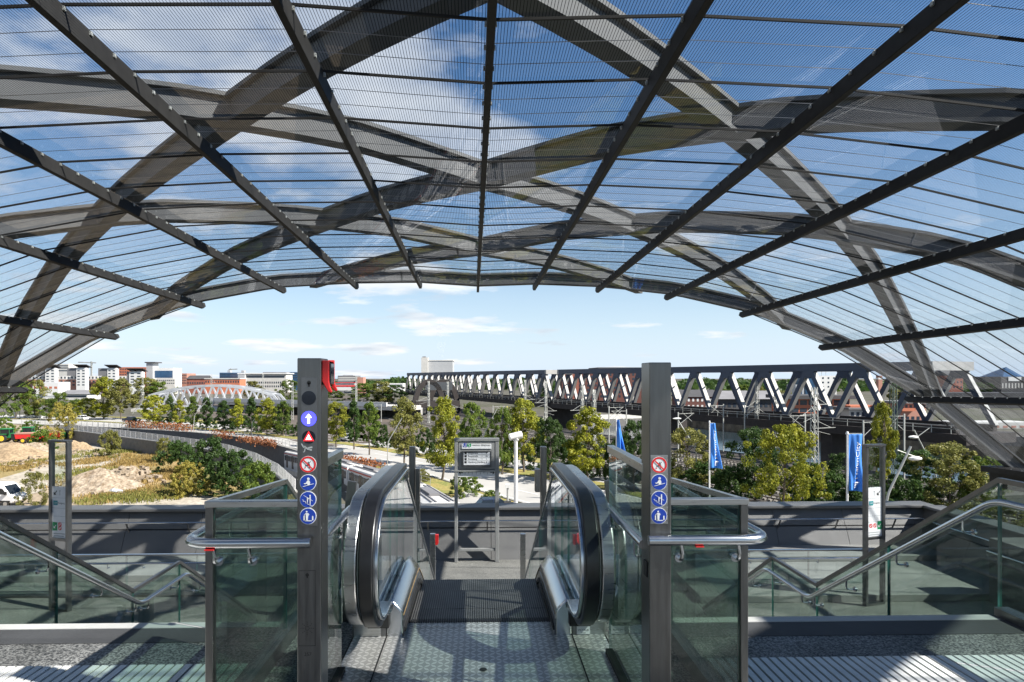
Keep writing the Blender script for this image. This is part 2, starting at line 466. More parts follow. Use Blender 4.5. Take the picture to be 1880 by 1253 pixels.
# upper landing: slab with an opening for the escalator
m = MB()
for (x0,x1,y0,y1) in ((-14,-.80,-7,YE),(.80,14,-7,YE),(-.80,.80,-7,3.2)):
    m.box(x0,x1,y0,y1,ZF-.45,ZF)
struct(m.build('floor', M['granite']))
for nm, y0, y1, mt, dz in (('floor_edge_band',3.97,4.19,M['asphalt_dark'],.004),):
    m = MB()
    for s in (-1,1): m.box(min(s*1.28,s*9), max(s*1.28,s*9), y0, y1, ZF-.01, ZF+dz)
    struct(m.build(nm, mt))
m = MB()
for s in (-1,1): m.box(min(s*1.28,s*XO), max(s*1.28,s*XO), 4.195, YE+.012, ZF-.05, ZF+.006)
struct(m.build('floor_nosing', M['concrete_light']))
m = MB(); m2 = MB()
for s in (-1,1):
    m.box(min(s*1.30,s*9.5), max(s*1.30,s*9.5), 2.35, 3.66, ZF-.01, ZF+.004)
    x = 1.315
    while x < 9.45:
        m2.box(min(s*x,s*(x+.036)), max(s*x,s*(x+.036)), 2.36, 3.65, ZF+.003, ZF+.010); x += .052
struct(m.build('floor_tactile_base', M['concrete'])); struct(m2.build('floor_tactile_strip', M['nosing']))
m = MB(); m.box(-.79,.79,2.0,4.16,ZF-.02,ZF+.004)
m.box(-.49,.49,4.155,4.24,ZF-.02,ZF+.004)
struct(m.build('floor_plate', M['chequer']))
m = MB()
for x in (-.585,.585): m.box(x-.004,x+.004,2.1,4.02,ZF+.003,ZF+.006)
m.disc((.02,3.55,ZF+.0065),(1,0,0),(0,1,0),.022,16)
struct(m.build('floor_plate_joint', M['black']))

# lower concourse
def poly_sheet(pts, z, thick=0.0): 
    m = MB(); m.poly([(p[0],p[1],z) for p in pts]); return m
m = MB(); m.box(-12.6,12.4,9.6,17.6,ZL-.5,ZL)
for s in (-1,1): m.box(min(s*3.62,s*12.4),max(s*3.62,s*12.4),-7,9.6,ZL-.5,ZL)
m.box(-3.62,3.62,-7,9.6,ZL-.5,ZL-.02)
struct(m.build('lower_floor', M['lowfloor']))
m = MB(); m.box(4.6,12.3,13.15,17.2,ZL,ZL+.15); m.box(5.2,12.3,15.55,17.2,ZL+.15,ZL+.29)
tag(m.build('broad_step', M['concrete'], bevel=.01), 'two low broad stone steps beside the right information stand', 'steps')
m = MB(); m.box(-12.3,-6.2,14.9,17.1,ZL,ZL+.15)
tag(m.build('low_step', M['concrete'], bevel=.01), 'low stone step along the dark parapet behind the left information stand', 'steps')

# stairs either side of the escalator
def staircase(s, label):
    t = thing('staircase', label, 'stairs', (0,YE,ZF), 0, 'stairs beside the escalator')
    m = MB(); ns = []
    x0, x1 = sorted((s*(XI+.12), s*(XO-.02)))
    y = 0.0; z = 0.0; go = .276; ri = .1713
    pts = [(0, -.45), (0, 0)]
    for fl in range(2):
        for i in range(9):
            z -= ri; pts += [(y, z)]
            if i < 8: 
                y += go; pts.append((y, z)); ns.append((y, z))
        if fl == 0: y += 1.15; pts.append((y, z)); ns.append((y, z))
    pts = pts[1:]
    pts += [(y-.9, z)]
    m.slab([(p[0], p[1]) for p in pts], 0, x0, x1)
    m.build('flight', M['concrete'], t)
    each([(lambda m, q=q: m.box(x0, x1, q[0]-.045, q[0]+.003, q[1]-.01, q[1]+.004)) for q in ns], 'step_nosing', M['nosing'], t)
    return t
staircase(-1, 'wide stone stairs going down on the left of the escalator')
staircase(1, 'wide stone stairs going down on the right of the escalator')

def round_path(pts, r=.09, n=4):
    """soften the corners of a path"""
    P = [Vector(p) for p in pts]; out = [P[0]]
    for i in range(1, len(P)-1):
        a = (P[i-1]-P[i]); b = (P[i+1]-P[i]); rr = min(r, a.length*.45, b.length*.45)
        A = P[i]+a.normalized()*rr; B = P[i]+b.normalized()*rr
        for k in range(n+1):
            t = k/n; out.append(A*(1-t)**2 + P[i]*2*t*(1-t) + B*t*t)
    out.append(P[-1]); return out

def bracket(m, p, side, drop=.085):
    """bent rod under a tube, going to the glass on `side` of it (x direction)"""
    p = Vector(p)
    m.tube(round_path([p, p+Vector((0,0,-drop)), p+Vector((side*.085,0,-drop))], .03, 3), .008, 6)
    m.cone(p+Vector((side*.075,0,-drop)), p+Vector((side*.092,0,-drop)), .022, .022, 10)
def stair_line(h, x, inner=False):
    """guard line h above floor and step noses: flat, flight, landing, flight, flat"""
    d = SL*2.43
    return [(x, YE-.05, ZF+h), (x, YE-.05+2.43, ZF+h-d), (x, YE+3.40, ZF+h-d), (x, YE+3.40+2.43, ZF+h-2*d+.0)]

def pane(m, quad, th, axis):
    """thin glass slab from four corners, axis 0: thickness along x, 1: along y"""
    a = [Vector(q) for q in quad]; o = Vector((th/2,0,0)) if axis == 0 else Vector((0,th/2,0))
    vs = [p-o for p in a]+[p+o for p in a]
    m.add(vs, [(0,1,2,3),(7,6,5,4)], 0)
    m.add(vs, [(0,4,5,1),(1,5,6,2),(2,6,7,3),(3,7,4,0)], 1)

def guard_run(root, path, drop, gx, brk=None, cuts=None):
    """glass panes under a rail path (list of points at x=gx), one mesh per pane, with steel top rail"""
    seg = []
    for (a, b) in zip(path[:-1], path[1:]):
        a = Vector(a); b = Vector(b); L_ = (b-a).length; n = max(1, round(L_/1.35))
        for k in range(n):
            p = a.lerp(b, k/n + .004); q = a.lerp(b, (k+1)/n - .004)
            seg.append((p, q))
    for p, q in seg:
        m = MB(); dz = Vector((0,0,-drop)); up = Vector((0,0,-.012))
        pane(m, [p+dz, q+dz, q+up, p+up], .016, 0)
        m.build('glass_pane', [M['guardglass'], M['glassedge']], root)

def outer_guard(s, label):
    t = thing('stair_guard', label, 'railing', (0,0,0), 0, 'outer glass guards of the stairs')
    x = s*(XO+.09)
    top = [(x, 2.1, ZF+.93), (x, YE+.03, ZF+.93)] + [Vector(p)+Vector((0,.03,0)) for p in stair_line(.93, x)[1:]] 
    guard_run(t, top, 1.12, x)
    m = MB(); m.sweep(top, [(-.018,-.02),(.018,-.02),(.018,.012),(-.018,.012)]); m.build('top_rail', M['steel_dark'], t)
    hx = s*(XO-.01)
    rail = [(hx, 1.8, ZF+.80), (hx, YE-.05, ZF+.80)] + stair_line(.80, hx)[1:]
    m = MB(); m.tube(round_path(rail, .10), .024, 12); m.build('handrail', M['steel_h'], t, True)
    bp = [Vector((hx, y, ZF+.78)) for y in (2.9, 3.75)]
    for a, qs in ((1,(.12,.42,.72,.96)),(2,(.15,.8)),(3,(.15,.5,.85))):
        bp += [Vector(rail[a]).lerp(Vector(rail[a+1]), q)-Vector((0,0,.02)) for q in qs]
    each([(lambda m, p=p: bracket(m, p, s)) for p in bp], 'rail_bracket', M['steel_h'], t, smooth=True)
    m = MB(); m.box(x-.05, x+.05, 1.9, YE+.02, ZF+.0, ZF+.055)
    m.build('base_rail', M['steel_dark'], t)
    return t
outer_guard(-1, 'glass stair guard with tubular handrail at the left edge')
outer_guard(1, 'glass stair guard with tubular handrail at the right edge, panel corner standing high')

YG = 2.86
def inner_guard(s, label):
    t = thing('landing_guard', label, 'railing', (s*XI, YG, ZF), 0, 'glass guards beside the sign pillars')
    O = Vector((s*XI, YG, ZF))
    def b(m, nm, mt, **k):
        m.v = [tuple(Vector(v)-O) for v in m.v]; return m.build(nm, mt, t, **k)
    x = s*1.195
    # front: post, rail and pane facing the landing
    xa, xb = sorted((s*.80, s*1.195))
    m = MB(); m.box(x-.017, x+.017, YG-.02, YG+.02, ZF, ZF+1.075); b(m, 'post', M['steel_pillar'], bevel=.003)
    m = MB(); m.box(min(xa, x-.02), max(xb, x+.02), YG-.022, YG+.022, ZF+1.06, ZF+1.088); b(m, 'front_rail', M['steel'], bevel=.003)
    m = MB(); pane(m, [(xa,YG,ZF+.03),(xb-s*.0-.018 if s>0 else xb,YG,ZF+.03),(xb-.018 if s>0 else xb,YG,ZF+1.06),(xa if s>0 else xa+.018,YG,ZF+1.06)], .018, 1)
    b(m, 'front_pane', [M['guardglass'], M['glassedge']])
    m = MB(); m.box(xa, xb, YG-.03, YG+.03, ZF, ZF+.05); b(m, 'front_base', M['steel_dark'])
    # side: runs back to the stairs and down with them
    ln = stair_line(1.05, x)
    top = [(x, YG+.02, ZF+1.075), (x, YE-.33, ZF+1.0)] + [Vector(p)+Vector((0,-.28,-.05)) for p in ln[1:]]
    m = MB(); m.sweep(top, [(-.014,-.018),(.014,-.018),(.014,.010),(-.014,.010)]); b(m, 'top_rail', M['steel'])
    for (p, q) in zip(top[:-1], top[1:]):
        p = Vector(p); q = Vector(q); n = max(1, round((q-p).length/1.4))
        for k in range(n):
            a_ = p.lerp(q, k/n+.005); c_ = p.lerp(q, (k+1)/n-.005); dz = Vector((0,0,-1.2)); up = Vector((0,0,-.012))
            m = MB(); pane(m, [a_+dz, c_+dz, c_+up, a_+up], .016, 0); b(m, 'glass_pane', [M['guardglass'], M['glassedge']])
    # dark base rail of the side guard and the solid stringer under it
    m = MB(); m.box(x-.035, x+.035, YG+.03, YE, ZF, ZF+.09); b(m, 'base_rail', M['steel_dark'])
    m = MB(); m.sweep([(x,YE,ZF-.02),(x,YE+2.38,ZF-.02-SL*2.38),(x,YE+3.40,ZF-.02-SL*2.43),(x,YE+5.83,ZF-.02-SL*4.86)], [(-.06,-.28),(.06,-.28),(.06,.10),(-.06,.10)])
    b(m, 'stringer', M['steel_dark'])
    # tube: across the front, round the corner, back and down the stairs
    hz = ZF+.915; hx = s*1.288
    hl = [(s*(.735 if s < 0 else .745), 2.79, hz), (hx, 2.79, hz), (hx, YE-.08, hz)] + [Vector(p)+Vector((0,.0,0)) for p in stair_line(.86, hx)[1:]]
    m = MB(); m.tube(round_path(hl, .12, 6), .0235, 14); b(m, 'handrail', M['steel_h'], smooth=True)
    def front_br(m, p):
        m.tube(round_path([p, p+Vector((0,0,-.07)), p+Vector((0,.062,-.07))], .03, 3), .009, 6)
        m.cone(p+Vector((0,.042,-.07)), p+Vector((0,.061,-.07)), .02, .02, 12)
    each([(lambda m, x_=x_: front_br(m, Vector((x_, 2.79, hz-.02)))) for x_ in (s*(.895 if s > 0 else 1.0), s*1.15)], 'rail_bracket', M['steel_h'], t, O, smooth=True)
    bp = [Vector((hx, 2.9+q*1.2, hz-.02)) for q in (.35,.85)] + [Vector(hl[2]).lerp(Vector(hl[3]), q)-Vector((0,0,.02)) for q in (.1,.5,.9)]
    each([(lambda m, p=p: bracket(m, p, -s)) for p in bp], 'rail_bracket', M['steel_h'], t, O, smooth=True)
    m = MB(); m.box(s*1.165-.02, s*1.165+.02, 2.767, 2.793, hz-.0262, hz-.021) if s < 0 else m.box(.95,.985,2.767,2.793,hz-.0262,hz-.0205)
    b(m, 'sticker', M['red'])
    return t
inner_guard(-1, 'glass landing guard with bent tubular handrail left of the left sign pillar')
inner_guard(1, 'glass landing guard with bent tubular handrail right of the right sign pillar')

# side screens between pillar and escalator
def side_screen(s, label, y1):
    t = thing('glass_screen', label, 'glass screen', (s*.775,2.9,ZF), 0, 'glass screens at the escalator mouth')
    O = Vector((s*.775,2.9,ZF)); x = s*.775; y0 = 2.93
    def b(m, nm, mt, **k):
        m.v = [tuple(Vector(v)-O) for v in m.v]; return m.build(nm, mt, t, **k)
    m = MB(); pane(m, [(x,y0,ZF+.0),(x,y1,ZF+.0),(x,y1,ZF+1.20),(x,y0,ZF+1.20)], .018, 0); b(m, 'pane', [M['guardglass'], M['glassedge']])
    m = MB(); m.box(x-.02, x+.02, y0, y1, ZF+1.19, ZF+1.235); b(m, 'top_rail', M['steel'], bevel=.004)
    hx = s*.83 - s*.02
    m = MB(); m.tube([(hx-s*.05,2.93,ZF+.86),(hx-s*.05,y1+.22,ZF+.86)], .0235, 14); b(m, 'handrail', M['steel_h'], smooth=True)
    def br(m, y):
        p = Vector((hx-s*.05, y, ZF+.84)); m.tube(round_path([p, p+Vector((0,0,-.08)), p+Vector((s*.03,0,-.08))],.02,3), .008, 6)
    each([(lambda m, y=y: br(m, y)) for y in (3.1, y1-.05)], 'rail_bracket', M['steel_h'], t, O, smooth=True)
    m = MB(); m.box(x-.03, x+.03, y0, y1, ZF+.0, ZF+.03); b(m, 'base_rail', M['black'])
side_screen(-1, 'narrow glass screen with rail between left sign pillar and escalator', 3.55)
side_screen(1, 'narrow glass screen with rail between right sign pillar and escalator', 3.75)

# brush posts behind the newels
for s, lab in ((-1, 'slim dark curved upright beside the left escalator newel'), (1, 'slim dark curved upright beside the right escalator newel')):
    x = s*.90 + (.02 if s > 0 else 0); y = 4.35
    m = MB()
    pts = [(x, y, ZF-.05), (x, y, ZF+.62), (x-s*.02, y, ZF+.80), (x-s*.035, y, ZF+.93)]
    m.sweep(pts, [(-.03,-.012),(.03,-.012),(.03,.012),(-.03,.012)], up=(0,1,0))
    tag(m.build('guide_post', M['steel_dark'], bevel=.004), lab, 'post')

# ------------------------------------------------------------------ escalator
esc = thing('escalator', 'steel escalator with glass sides and black handrails going down to the lower concourse', 'escalator', (0,4.29,ZF))
EO = Vector((0,4.29,ZF))
def eb(m, nm, mt, par=esc, **k):
    m.v = [tuple(Vector(v)-EO) for v in m.v]; return m.build(nm, mt, par, **k)
T30 = math.tan(R(30)); YS = 5.02; DROP = ZF-ZL; YB = YS + DROP/T30; 
def esc_line(h, y0, y1):
    """profile h above the step line from y0 to y1"""
    c = .18
    return [(y0, ZF+h), (YS-c, ZF+h), (YS, ZF+h-.012), (YS+c, ZF+h-c*T30), (YB-c*.8, ZL+h+c*.8*T30), (YB+.1, ZL+h+.01), (YB+.3, ZL+h), (y1, ZL+h)]
# handrail loop in the y-z plane
HC = .57; HR = .375; HN = 3.82
def loop(dr=0.0, ext=0.0):
    top = HC+HR+dr; pts = [(4.02, ZF+HC-HR-dr-ext)] 
    for k in range(13):
        a = -PI/2 - PI*k/12
        pts.append((HN+(HR+dr)*math.cos(a), ZF+HC+(HR+dr)*math.sin(a)))
    pts += esc_line(top, HN+.5, YB+.8)
    for k in range(13):
        a = PI/2 - PI*k/12
        pts.append((YB+1.15+(HR+dr)*math.cos(a), ZL+HC+(HR+dr)*math.sin(a)))
    pts.append((YB+.9, ZL+HC-HR-dr-ext))
    return pts
def band(m, x0, x1, ro, ri, mi=0, slim=1.0, cut=False):
    """solid band following the loop between offsets ri < ro; slimmer along the incline, or only round the upper newel"""
    A = loop(ro); B = loop(ri)
    if cut:
        q = [i for i in range(len(A)) if A[i][0] < YS+.05 and A[i][1] > ZF-.5]; A = [A[i] for i in q]; B = [B[i] for i in q]
    n = len(A); vs = []; xc = (x0+x1)/2
    for x in (x0, x1):
        def xx(p): return xc+(x-xc)*(slim if YS+.06 < p[0] < YB-.1 else 1.0)
        vs += [(xx(p),p[0],p[1]) for p in A] + [(xx(p),p[0],p[1]) for p in B]
    fs = []
    for i in range(n-1):
        fs += [(i,i+1,n+i+1,n+i), (2*n+i,3*n+i,3*n+i+1,2*n+i+1), (i,2*n+i,2*n+i+1,i+1), (n+i,n+i+1,3*n+i+1,3*n+i)]
    fs += [(0,n,3*n,2*n), (n-1,3*n-1,4*n-1,2*n-1)]
    m.add(vs, fs, mi)
for s in (-1,1):
    X = lambda a, b: tuple(sorted((s*a, s*b)))
    m = MB(); band(m, *X(.655,.572), .028, -.012, slim=.45); eb(m, 'handrail', M['black_rubber'], smooth=True, bevel=.010)
    m = MB(); band(m, *X(.742,.662), .012, -.13, cut=True); eb(m, 'outer_newel_band', M['steel'], smooth=True, bevel=.012)
    m = MB(); band(m, *X(.646,.552), -.012, -.034, slim=.3); eb(m, 'handrail_track', M['steel_h'], smooth=True, bevel=.004)
    # glass balustrade: panels inside the loop
    ya = HN-.30
    def zt(y):  # top of glass
        if y < YS: return ZF+HC+HR-.03
        if y > YB: return ZL+HC+HR-.03
        return ZF+HC+HR-.03-(y-YS)*T30
    def zb(y): return zt(y)-.74
    ys = [HN-.05, 4.28, 4.62, YS, YS+1.3, YS+2.6, YS+3.9, YB]
    glass = MB()
    for y0, y1 in zip(ys[:-1], ys[1:]):
        m = MB(); pane(m, [(s*.60,y0+.004,zb(y0)),(s*.60,y1-.004,zb(y1)),(s*.60,y1-.004,zt(y1)),(s*.60,y0+.004,zt(y0))], .012, 0)
        eb(m, 'glass_panel', [M['clearglass'], M['glassedge']])
    m = MB(); n = 12
    half = [(HN-.05+ -(HR-.03)*math.cos(-PI/2+PI*k/n), ZF+HC+(HR-.03)*math.sin(-PI/2+PI*k/n)) for k in range(n+1)]
    for x in (s*.594, s*.606): m.poly([(x,p[0],p[1]) for p in half], 0)
    eb(m, 'glass_nose', [M['clearglass']])
    # decks: plinth, inner sloping deck, outer deck
    ln = [p for p in esc_line(0, 4.02, YB+1.0)]
    def deck(m, prof, mis=None):
        pth = [(0,p[0],p[1]) for p in ln]
        q = prof if s > 0 else [(-a,b_) for a,b_ in prof][::-1]
        m.sweep(pth, [(a, b_) for a, b_ in q], up=(0,0,1))
    m = MB(); deck(m, [(.480,-.30),(.480,.150),(.492,.172),(.540,.222),(.562,.232),(.588,.212),(.588,-.30)]); eb(m, 'inner_deck', M['steel_h'], bevel=.012, smooth=True)
    m = MB(); deck(m, [(.588,-.30),(.588,.20),(.62,.20),(.62,-.30)]); eb(m, 'glass_channel', M['steel_dark'])
    m = MB(); deck(m, [(.62,-.35),(.62,.232),(.80,.232),(.80,-.35)]); eb(m, 'outer_deck', M['steel'], bevel=.008)
    m = MB(); deck(m, [(.474,-.30),(.474,.105),(.481,.105),(.481,-.30)]); eb(m, 'skirt_panel', M['steel_dark'])
    m = MB(); deck(m, [(.476,.137),(.476,.141),(.481,.141),(.481,.137)]); eb(m, 'skirt_line', M['orange'])
    m = MB(); deck(m, [(.464,.035),(.464,.062),(.475,.062),(.475,.035)]); eb(m, 'skirt_brush', M['black'])
    # handrail inlet
    m = MB(); a, b2 = X(.70,.565); m.box(a, b2, 3.985, 4.03, ZF+.068, ZF+.215); eb(m, 'handrail_inlet', M['black'], bevel=.006)
    m = MB(); m.cone((s*.59,3.972,ZF+.185),(s*.59,3.987,ZF+.185),.03,.042,14); eb(m, 'inlet_collar', M['steel_h'], smooth=True)
    # side cladding below the decks
    m = MB(); deck(m, [(.79,-.75),(.79,-.33),(.80,-.33),(.80,-.75)]); eb(m, 'truss_cladding', M['steel_dark'])
# steps
m = MB(); pts = [(4.24, ZF+.002)]
y = 4.50; z = ZF+.002
pts.append((y, z)); prof = [(4.24,ZF+.002),(4.495,ZF+.002),(4.497,ZF-.02),(4.503,ZF-.02),(4.505,ZF+.0),(4.895,ZF+.0),(4.897,ZF-.045)]
y, z = 4.897, ZF-.045
while z > ZL + .24:
    prof.append((y+.40, z)); prof.append((y+.402, z-.231)); y += .402; z -= .231
prof += [(YB+.8, z), (YB+.8, z-.3), (4.9, ZF-.6), (4.24, ZF-.5)]
m.slab(prof, 0, -.47, .47); eb(m, 'step_band', M['tread'])
m = MB(); x = -.468
while x < .466:
    m.box(x, x+.008, 4.235, 4.30, ZF+.0, ZF+.009); x += .0155
eb(m, 'comb', M['black'])
m = MB(); m.box(.615,.697,4.011,4.0195,ZF+.010,ZF+.062,0)
m.text('VICTAUR', .017, (.656,4.0095,ZF+.036), (1,0,0), (0,0,1), 1)
m.box(.64,.672,4.0098,4.0108,ZF+.0175,ZF+.0195,1)
eb(m, 'name_plate', [M['white_sign'], M['black_sign']])
# ------------------------------------------------------------------ sign pillars
XA, ZA = (1,0,0), (0,0,1)
def round_sign(root, O, c, kind):
    """small round safety sign on a pillar front, facing the landing"""
    r = .0365; e = (0,-.0012,0)
    W_, B_, R_, K_ = 0, 1, 2, 3
    mats = [M['white_sign'], M['blue_sign'], M['red_sign'], M['black_sign']]
    c = Vector(c); m = MB()
    n = 28
    # body plate
    m.cone(c+Vector((0,.004,0)), c, r, r, n, W_)
    c1 = c + Vector(e); c2 = c + Vector(e)*2; c3 = c + Vector(e)*3
    k = r/.0365
    def P(*pts): return [(a*k, b*k) for a, b in pts]
    if kind == 'no':
        m.disc(c1, XA, ZA, r*.97, n, R_, r*.76)
        # pram outline under the bar
        m.fig(c1, XA, ZA, P((-.004,-.004),(.010,-.006),(.006,.006),(0,.004)), K_); m.stroke(c1, XA, ZA, (.004,.004), (.012,.014), .0022, K_)
        m.stroke(c1, XA, ZA, (-.012,-.006), (.004,-.004), .0026, K_); m.disc(c1+Vector((.002,0,.009)), XA, ZA, .0028, 10, K_)
        m.disc(c1+Vector((-.012,0,-.014)), XA, ZA, .003, 10, R_); m.disc(c1+Vector((.006,0,-.014)), XA, ZA, .003, 10, R_)
        m.stroke(c2, XA, ZA, (-.021,.021), (.021,-.021), .0062, R_)
    else:
        m.disc(c1, XA, ZA, r*.93, n, B_)
        if kind == 'hold':
            m.disc(c2+Vector((.002,0,.017)), XA, ZA, .0058, 14, W_)
            m.fig(c2, XA, ZA, P((-.002,.010),(.006,.010),(.010,.002),(.009,-.010),(-.001,-.012),(-.003,-.004),(-.012,-.007),(-.018,-.005),(-.017,-.002),(-.010,-.002)), W_)
            m.stroke(c3, XA, ZA, (-.022,-.017), (.026,-.004), .0022, W_)
        elif kind == 'child':
            m.stroke(c2, XA, ZA, (-.019,.019), (.022,-.006), .0016, W_)
            for a, b in (((-.025,-.001),(-.020,-.001)),((-.020,-.001),(-.020,-.008)),((-.020,-.008),(-.010,-.008)),((-.010,-.008),(-.010,-.015)),((-.010,-.015),(-.001,-.015)),((-.001,-.015),(-.001,-.021)),((-.001,-.021),(.008,-.021)),((.008,-.021),(.008,-.026)),((.008,-.026),(.020,-.026))):
                m.stroke(c2, XA, ZA, a, b, .0018, W_)
            m.disc(c3+Vector((.010,0,.018)), XA, ZA, .0034, 12, W_); m.fig(c3, XA, ZA, P((.007,.014),(.013,.014),(.0125,-.004),(.0115,-.024),(.0085,-.024),(.008,-.004)), W_)
            m.disc(c3+Vector((-.001,0,.007)), XA, ZA, .003, 12, W_); m.fig(c3, XA, ZA, P((-.004,.004),(.007,.007),(.006,.004),(.001,.001),(.000,-.013),(-.003,-.013)), W_)
        else:
            m.disc(c3+Vector((-.005,0,.020)), XA, ZA, .0038, 12, W_)
            m.fig(c3, XA, ZA, P((-.010,.014),(.001,.014),(.002,.004),(0,-.018),(-.008,-.018),(-.009,.004)), W_)
            m.stroke(c2, XA, ZA, (-.009,.013), (-.016,.004), .003, W_); m.stroke(c2, XA, ZA, (.001,.013), (.005,.006), .003, W_); m.stroke(c2, XA, ZA, (.005,.006), (-.001,.002), .0026, W_)
            m.stroke(c2, XA, ZA, (-.012,-.020), (.017,-.020), .004, W_)
            m.fig(c2, XA, ZA, P((-.019,-.018),(-.014,-.018),(-.014,.000),(-.0165,.004),(-.019,.000)), W_)
            m.fig(c2, XA, ZA, P((.018,-.018),(.024,-.018),(.024,-.002),(.021,.003),(.018,-.002)), W_)
    m.v = [tuple(Vector(v)-O) for v in m.v]
    m.build('pictogram_sign', mats, root)

def pillar_body(root, O, x0, x1, y0, y1, z0, z1):
    m = MB(); m.box(x0-O.x, x1-O.x, y0-O.y, y1-O.y, z0-O.z, z1-O.z); m.build('column', M['steel_pillar'], root, bevel=.004)

YP = 2.82
# left pillar
xL0, xL1 = W(545.5, 800, YP).x, W(589.5, 800, YP).x
O = Vector(((xL0+xL1)/2, YP+.06, ZF))
lp = thing('sign_pillar', 'left steel pillar with lit blue arrow lamp, red hood and four round signs', 'sign pillar', O)
pillar_body(lp, O, xL0, xL1, YP, YP+.13, ZF, W(0,657.5,YP).z)
def lb(m, nm, mt, root=lp, **k):
    m.v = [tuple(Vector(v)-O) for v in m.v]; return m.build(nm, mt, root, **k)
def PX(px, py, dy=0.0): return W(px, py, YP-dy)
m = MB(); a = PX(553,966,.004); b = PX(582.5,693,.004); m.box(a.x,b.x,YP-.004,YP+.002,a.z,b.z); lb(m, 'signal_panel', M['steel_dark'], bevel=.001)
yf = .0055
def lamp(py, r, col, nm, extra=None):
    c = PX(567, py, .0045); q = MB(); q.cone(c+Vector((0,.003,0)), c+Vector((0,-.002,0)), r, r, 26, 0)
    if extra: extra(q, c+Vector((0,-.0035,0)))
    lb(q, nm, [col, M['white_lamp'], M['red_lamp'], M['lens'], M['black_sign'], M['teal_sign']])
lamp(731, .031, M['lens'], 'unlit_lamp')
def arrow(q, c): q.fig(c, XA, ZA, [(-.0055,-.021),(.0055,-.021),(.0055,.004),(.0145,.004),(0,.022),(-.0145,.004),(-.0055,.004)], 1)
lamp(769, .033, M['blue_lamp'], 'arrow_lamp', arrow)
def tri(q, c):
    q.fig(c, XA, ZA, [(-.024,-.017),(.024,-.017),(0,.027)], 2); c2 = c+Vector((0,-.0012,0)); c3 = c+Vector((0,-.0024,0))
    q.fig(c2, XA, ZA, [(-.013,-.011),(.013,-.011),(0,.013)], 1)
    q.fig(c3, XA, ZA, [(-.005,-.010),(-.001,-.010),(-.001,.002),(-.004,.002)], 4); q.fig(c3, XA, ZA, [(.001,-.010),(.005,-.010),(.005,.002),(.002,.002)], 5)
lamp(803, .029, M['lens'], 'warning_lamp', tri)
# scrawl in pale paint under the lamps
m = MB(); c = PX(566,824,.0065)
for p, q, w in (((-.030,.022),(-.019,.004),.005),((-.019,.004),(-.014,.012),.004),((-.012,.010),(-.016,-.012),.004),((-.016,-.012),(-.022,-.016),.004),((-.012,.006),(.000,-.004),.006),((.000,.006),(.004,-.006),.006),((.004,.004),(.018,.006),.007),((.006,-.005),(.016,-.006),.006)):
    m.stroke(c, XA, ZA, p, q, w)
lb(m, 'paint_scrawl', M['grey_sign'])
for py, kd in ((853,'no'),(886.5,'hold'),(917.5,'child'),(948,'dog')):
    round_sign(lp, O, W(565.5, py, YP-.006), kd)
# keyhole, speaker panel
m = MB(); c = PX(567,703,.0062); m.disc(c, XA, ZA, .009, 14); m.fig(c, XA, ZA, [(-.004,-.018),(.004,-.018),(.004,0),(-.004,0)])
c = PX(564,1056,.0012); m.disc(c, XA, ZA, .008, 14); m.fig(c, XA, ZA, [(-.003,-.014),(.003,-.014),(.003,0),(-.003,0)])
c = PX(564,1154,.0012)
for k in range(8):
    for j in range(1,4): m.disc(c+Vector((math.cos(k*PI/4)*.009*j,0,math.sin(k*PI/4)*.009*j)), XA, ZA, .0021, 6)
for x0,y0,x1,y1 in ((549,1048,579,1048),(549,1186,579,1186),(549,1048,549,1186),(579,1048,579,1186)):
    p = PX(x0,y0,.0012); q = PX(x1,y1,.0012); m.box(min(p.x,q.x)-.0008,max(p.x,q.x)+.0008,YP-.0014,YP+.001,min(p.z,q.z)-.0008,max(p.z,q.z)+.0008)
m.text('257', .022, PX(565,1202,.0016), XA, ZA)
lb(m, 'speaker_and_keyhole', M['black_sign'])
# red hood on the right flank
m = MB(); zt = W(0,662,YP+.03).z; zb = W(0,722,YP+.03).z; h = zt-zb
x0 = xL1 - .001
prof = [(x0,zt),(x0+.030,zt),(x0+.030,zb+.36*h),(x0+.034,zb+.2*h),(x0+.044,zb+.05*h),(x0+.040,zb),(x0+.028,zb+.03*h),(x0+.016,zb+.16*h),(x0+.005,zb+.30*h),(x0,zb+.36*h)]
m.slab(prof, 1, YP+.018, YP+.034); 
m.slab([(x0,zt),(x0+.034,zt),(x0+.034,zt-.006),(x0,zt-.006)], 1, YP+.034, YP+.12)
m.slab([(p[0]+.004, p[1]+.004) for p in prof], 1, YP+.106, YP+.12)
lb(m, 'red_hood', M['red'], bevel=.003)
m = MB(); m.box(x0+.002,x0+.036,YP+.036,YP+.104,zb+.25*h,zt-.01); lb(m, 'beacon_glass', M['carglass'], bevel=.004)

# right pillar
xR0, xR1 = W(1192.5,800,YP).x, W(1232.5,800,YP).x
O = Vector(((xR0+xR1)/2, YP+.06, ZF))
rp = thing('sign_pillar', 'right steel pillar without lamps, carrying four round signs in bright light', 'sign pillar', O)
pillar_body(rp, O, xR0, xR1, YP, YP+.145, ZF, W(0,665,YP).z)
m = MB(); a = PX(1194.5,962,.003); b = PX(1226,836,.003); m.box(a.x,b.x,YP-.003,YP+.002,a.z,b.z); lb(m, 'sign_panel', M['steel'], rp, bevel=.001)
for py, kd in ((854,'no'),(885.5,'hold'),(916.5,'child'),(947.5,'dog')):
    round_sign(rp, O, W(1210.0, py, YP-.0055), kd)
m = MB(); c = Vector((xR0-.003, YP+.05, W(0,1060,YP).z)); m.box(xR0-.006,xR0+.001,YP+.03,YP+.085,c.z-.035,c.z+.035); lb(m, 'switch_plate', M['black'], rp, bevel=.003)

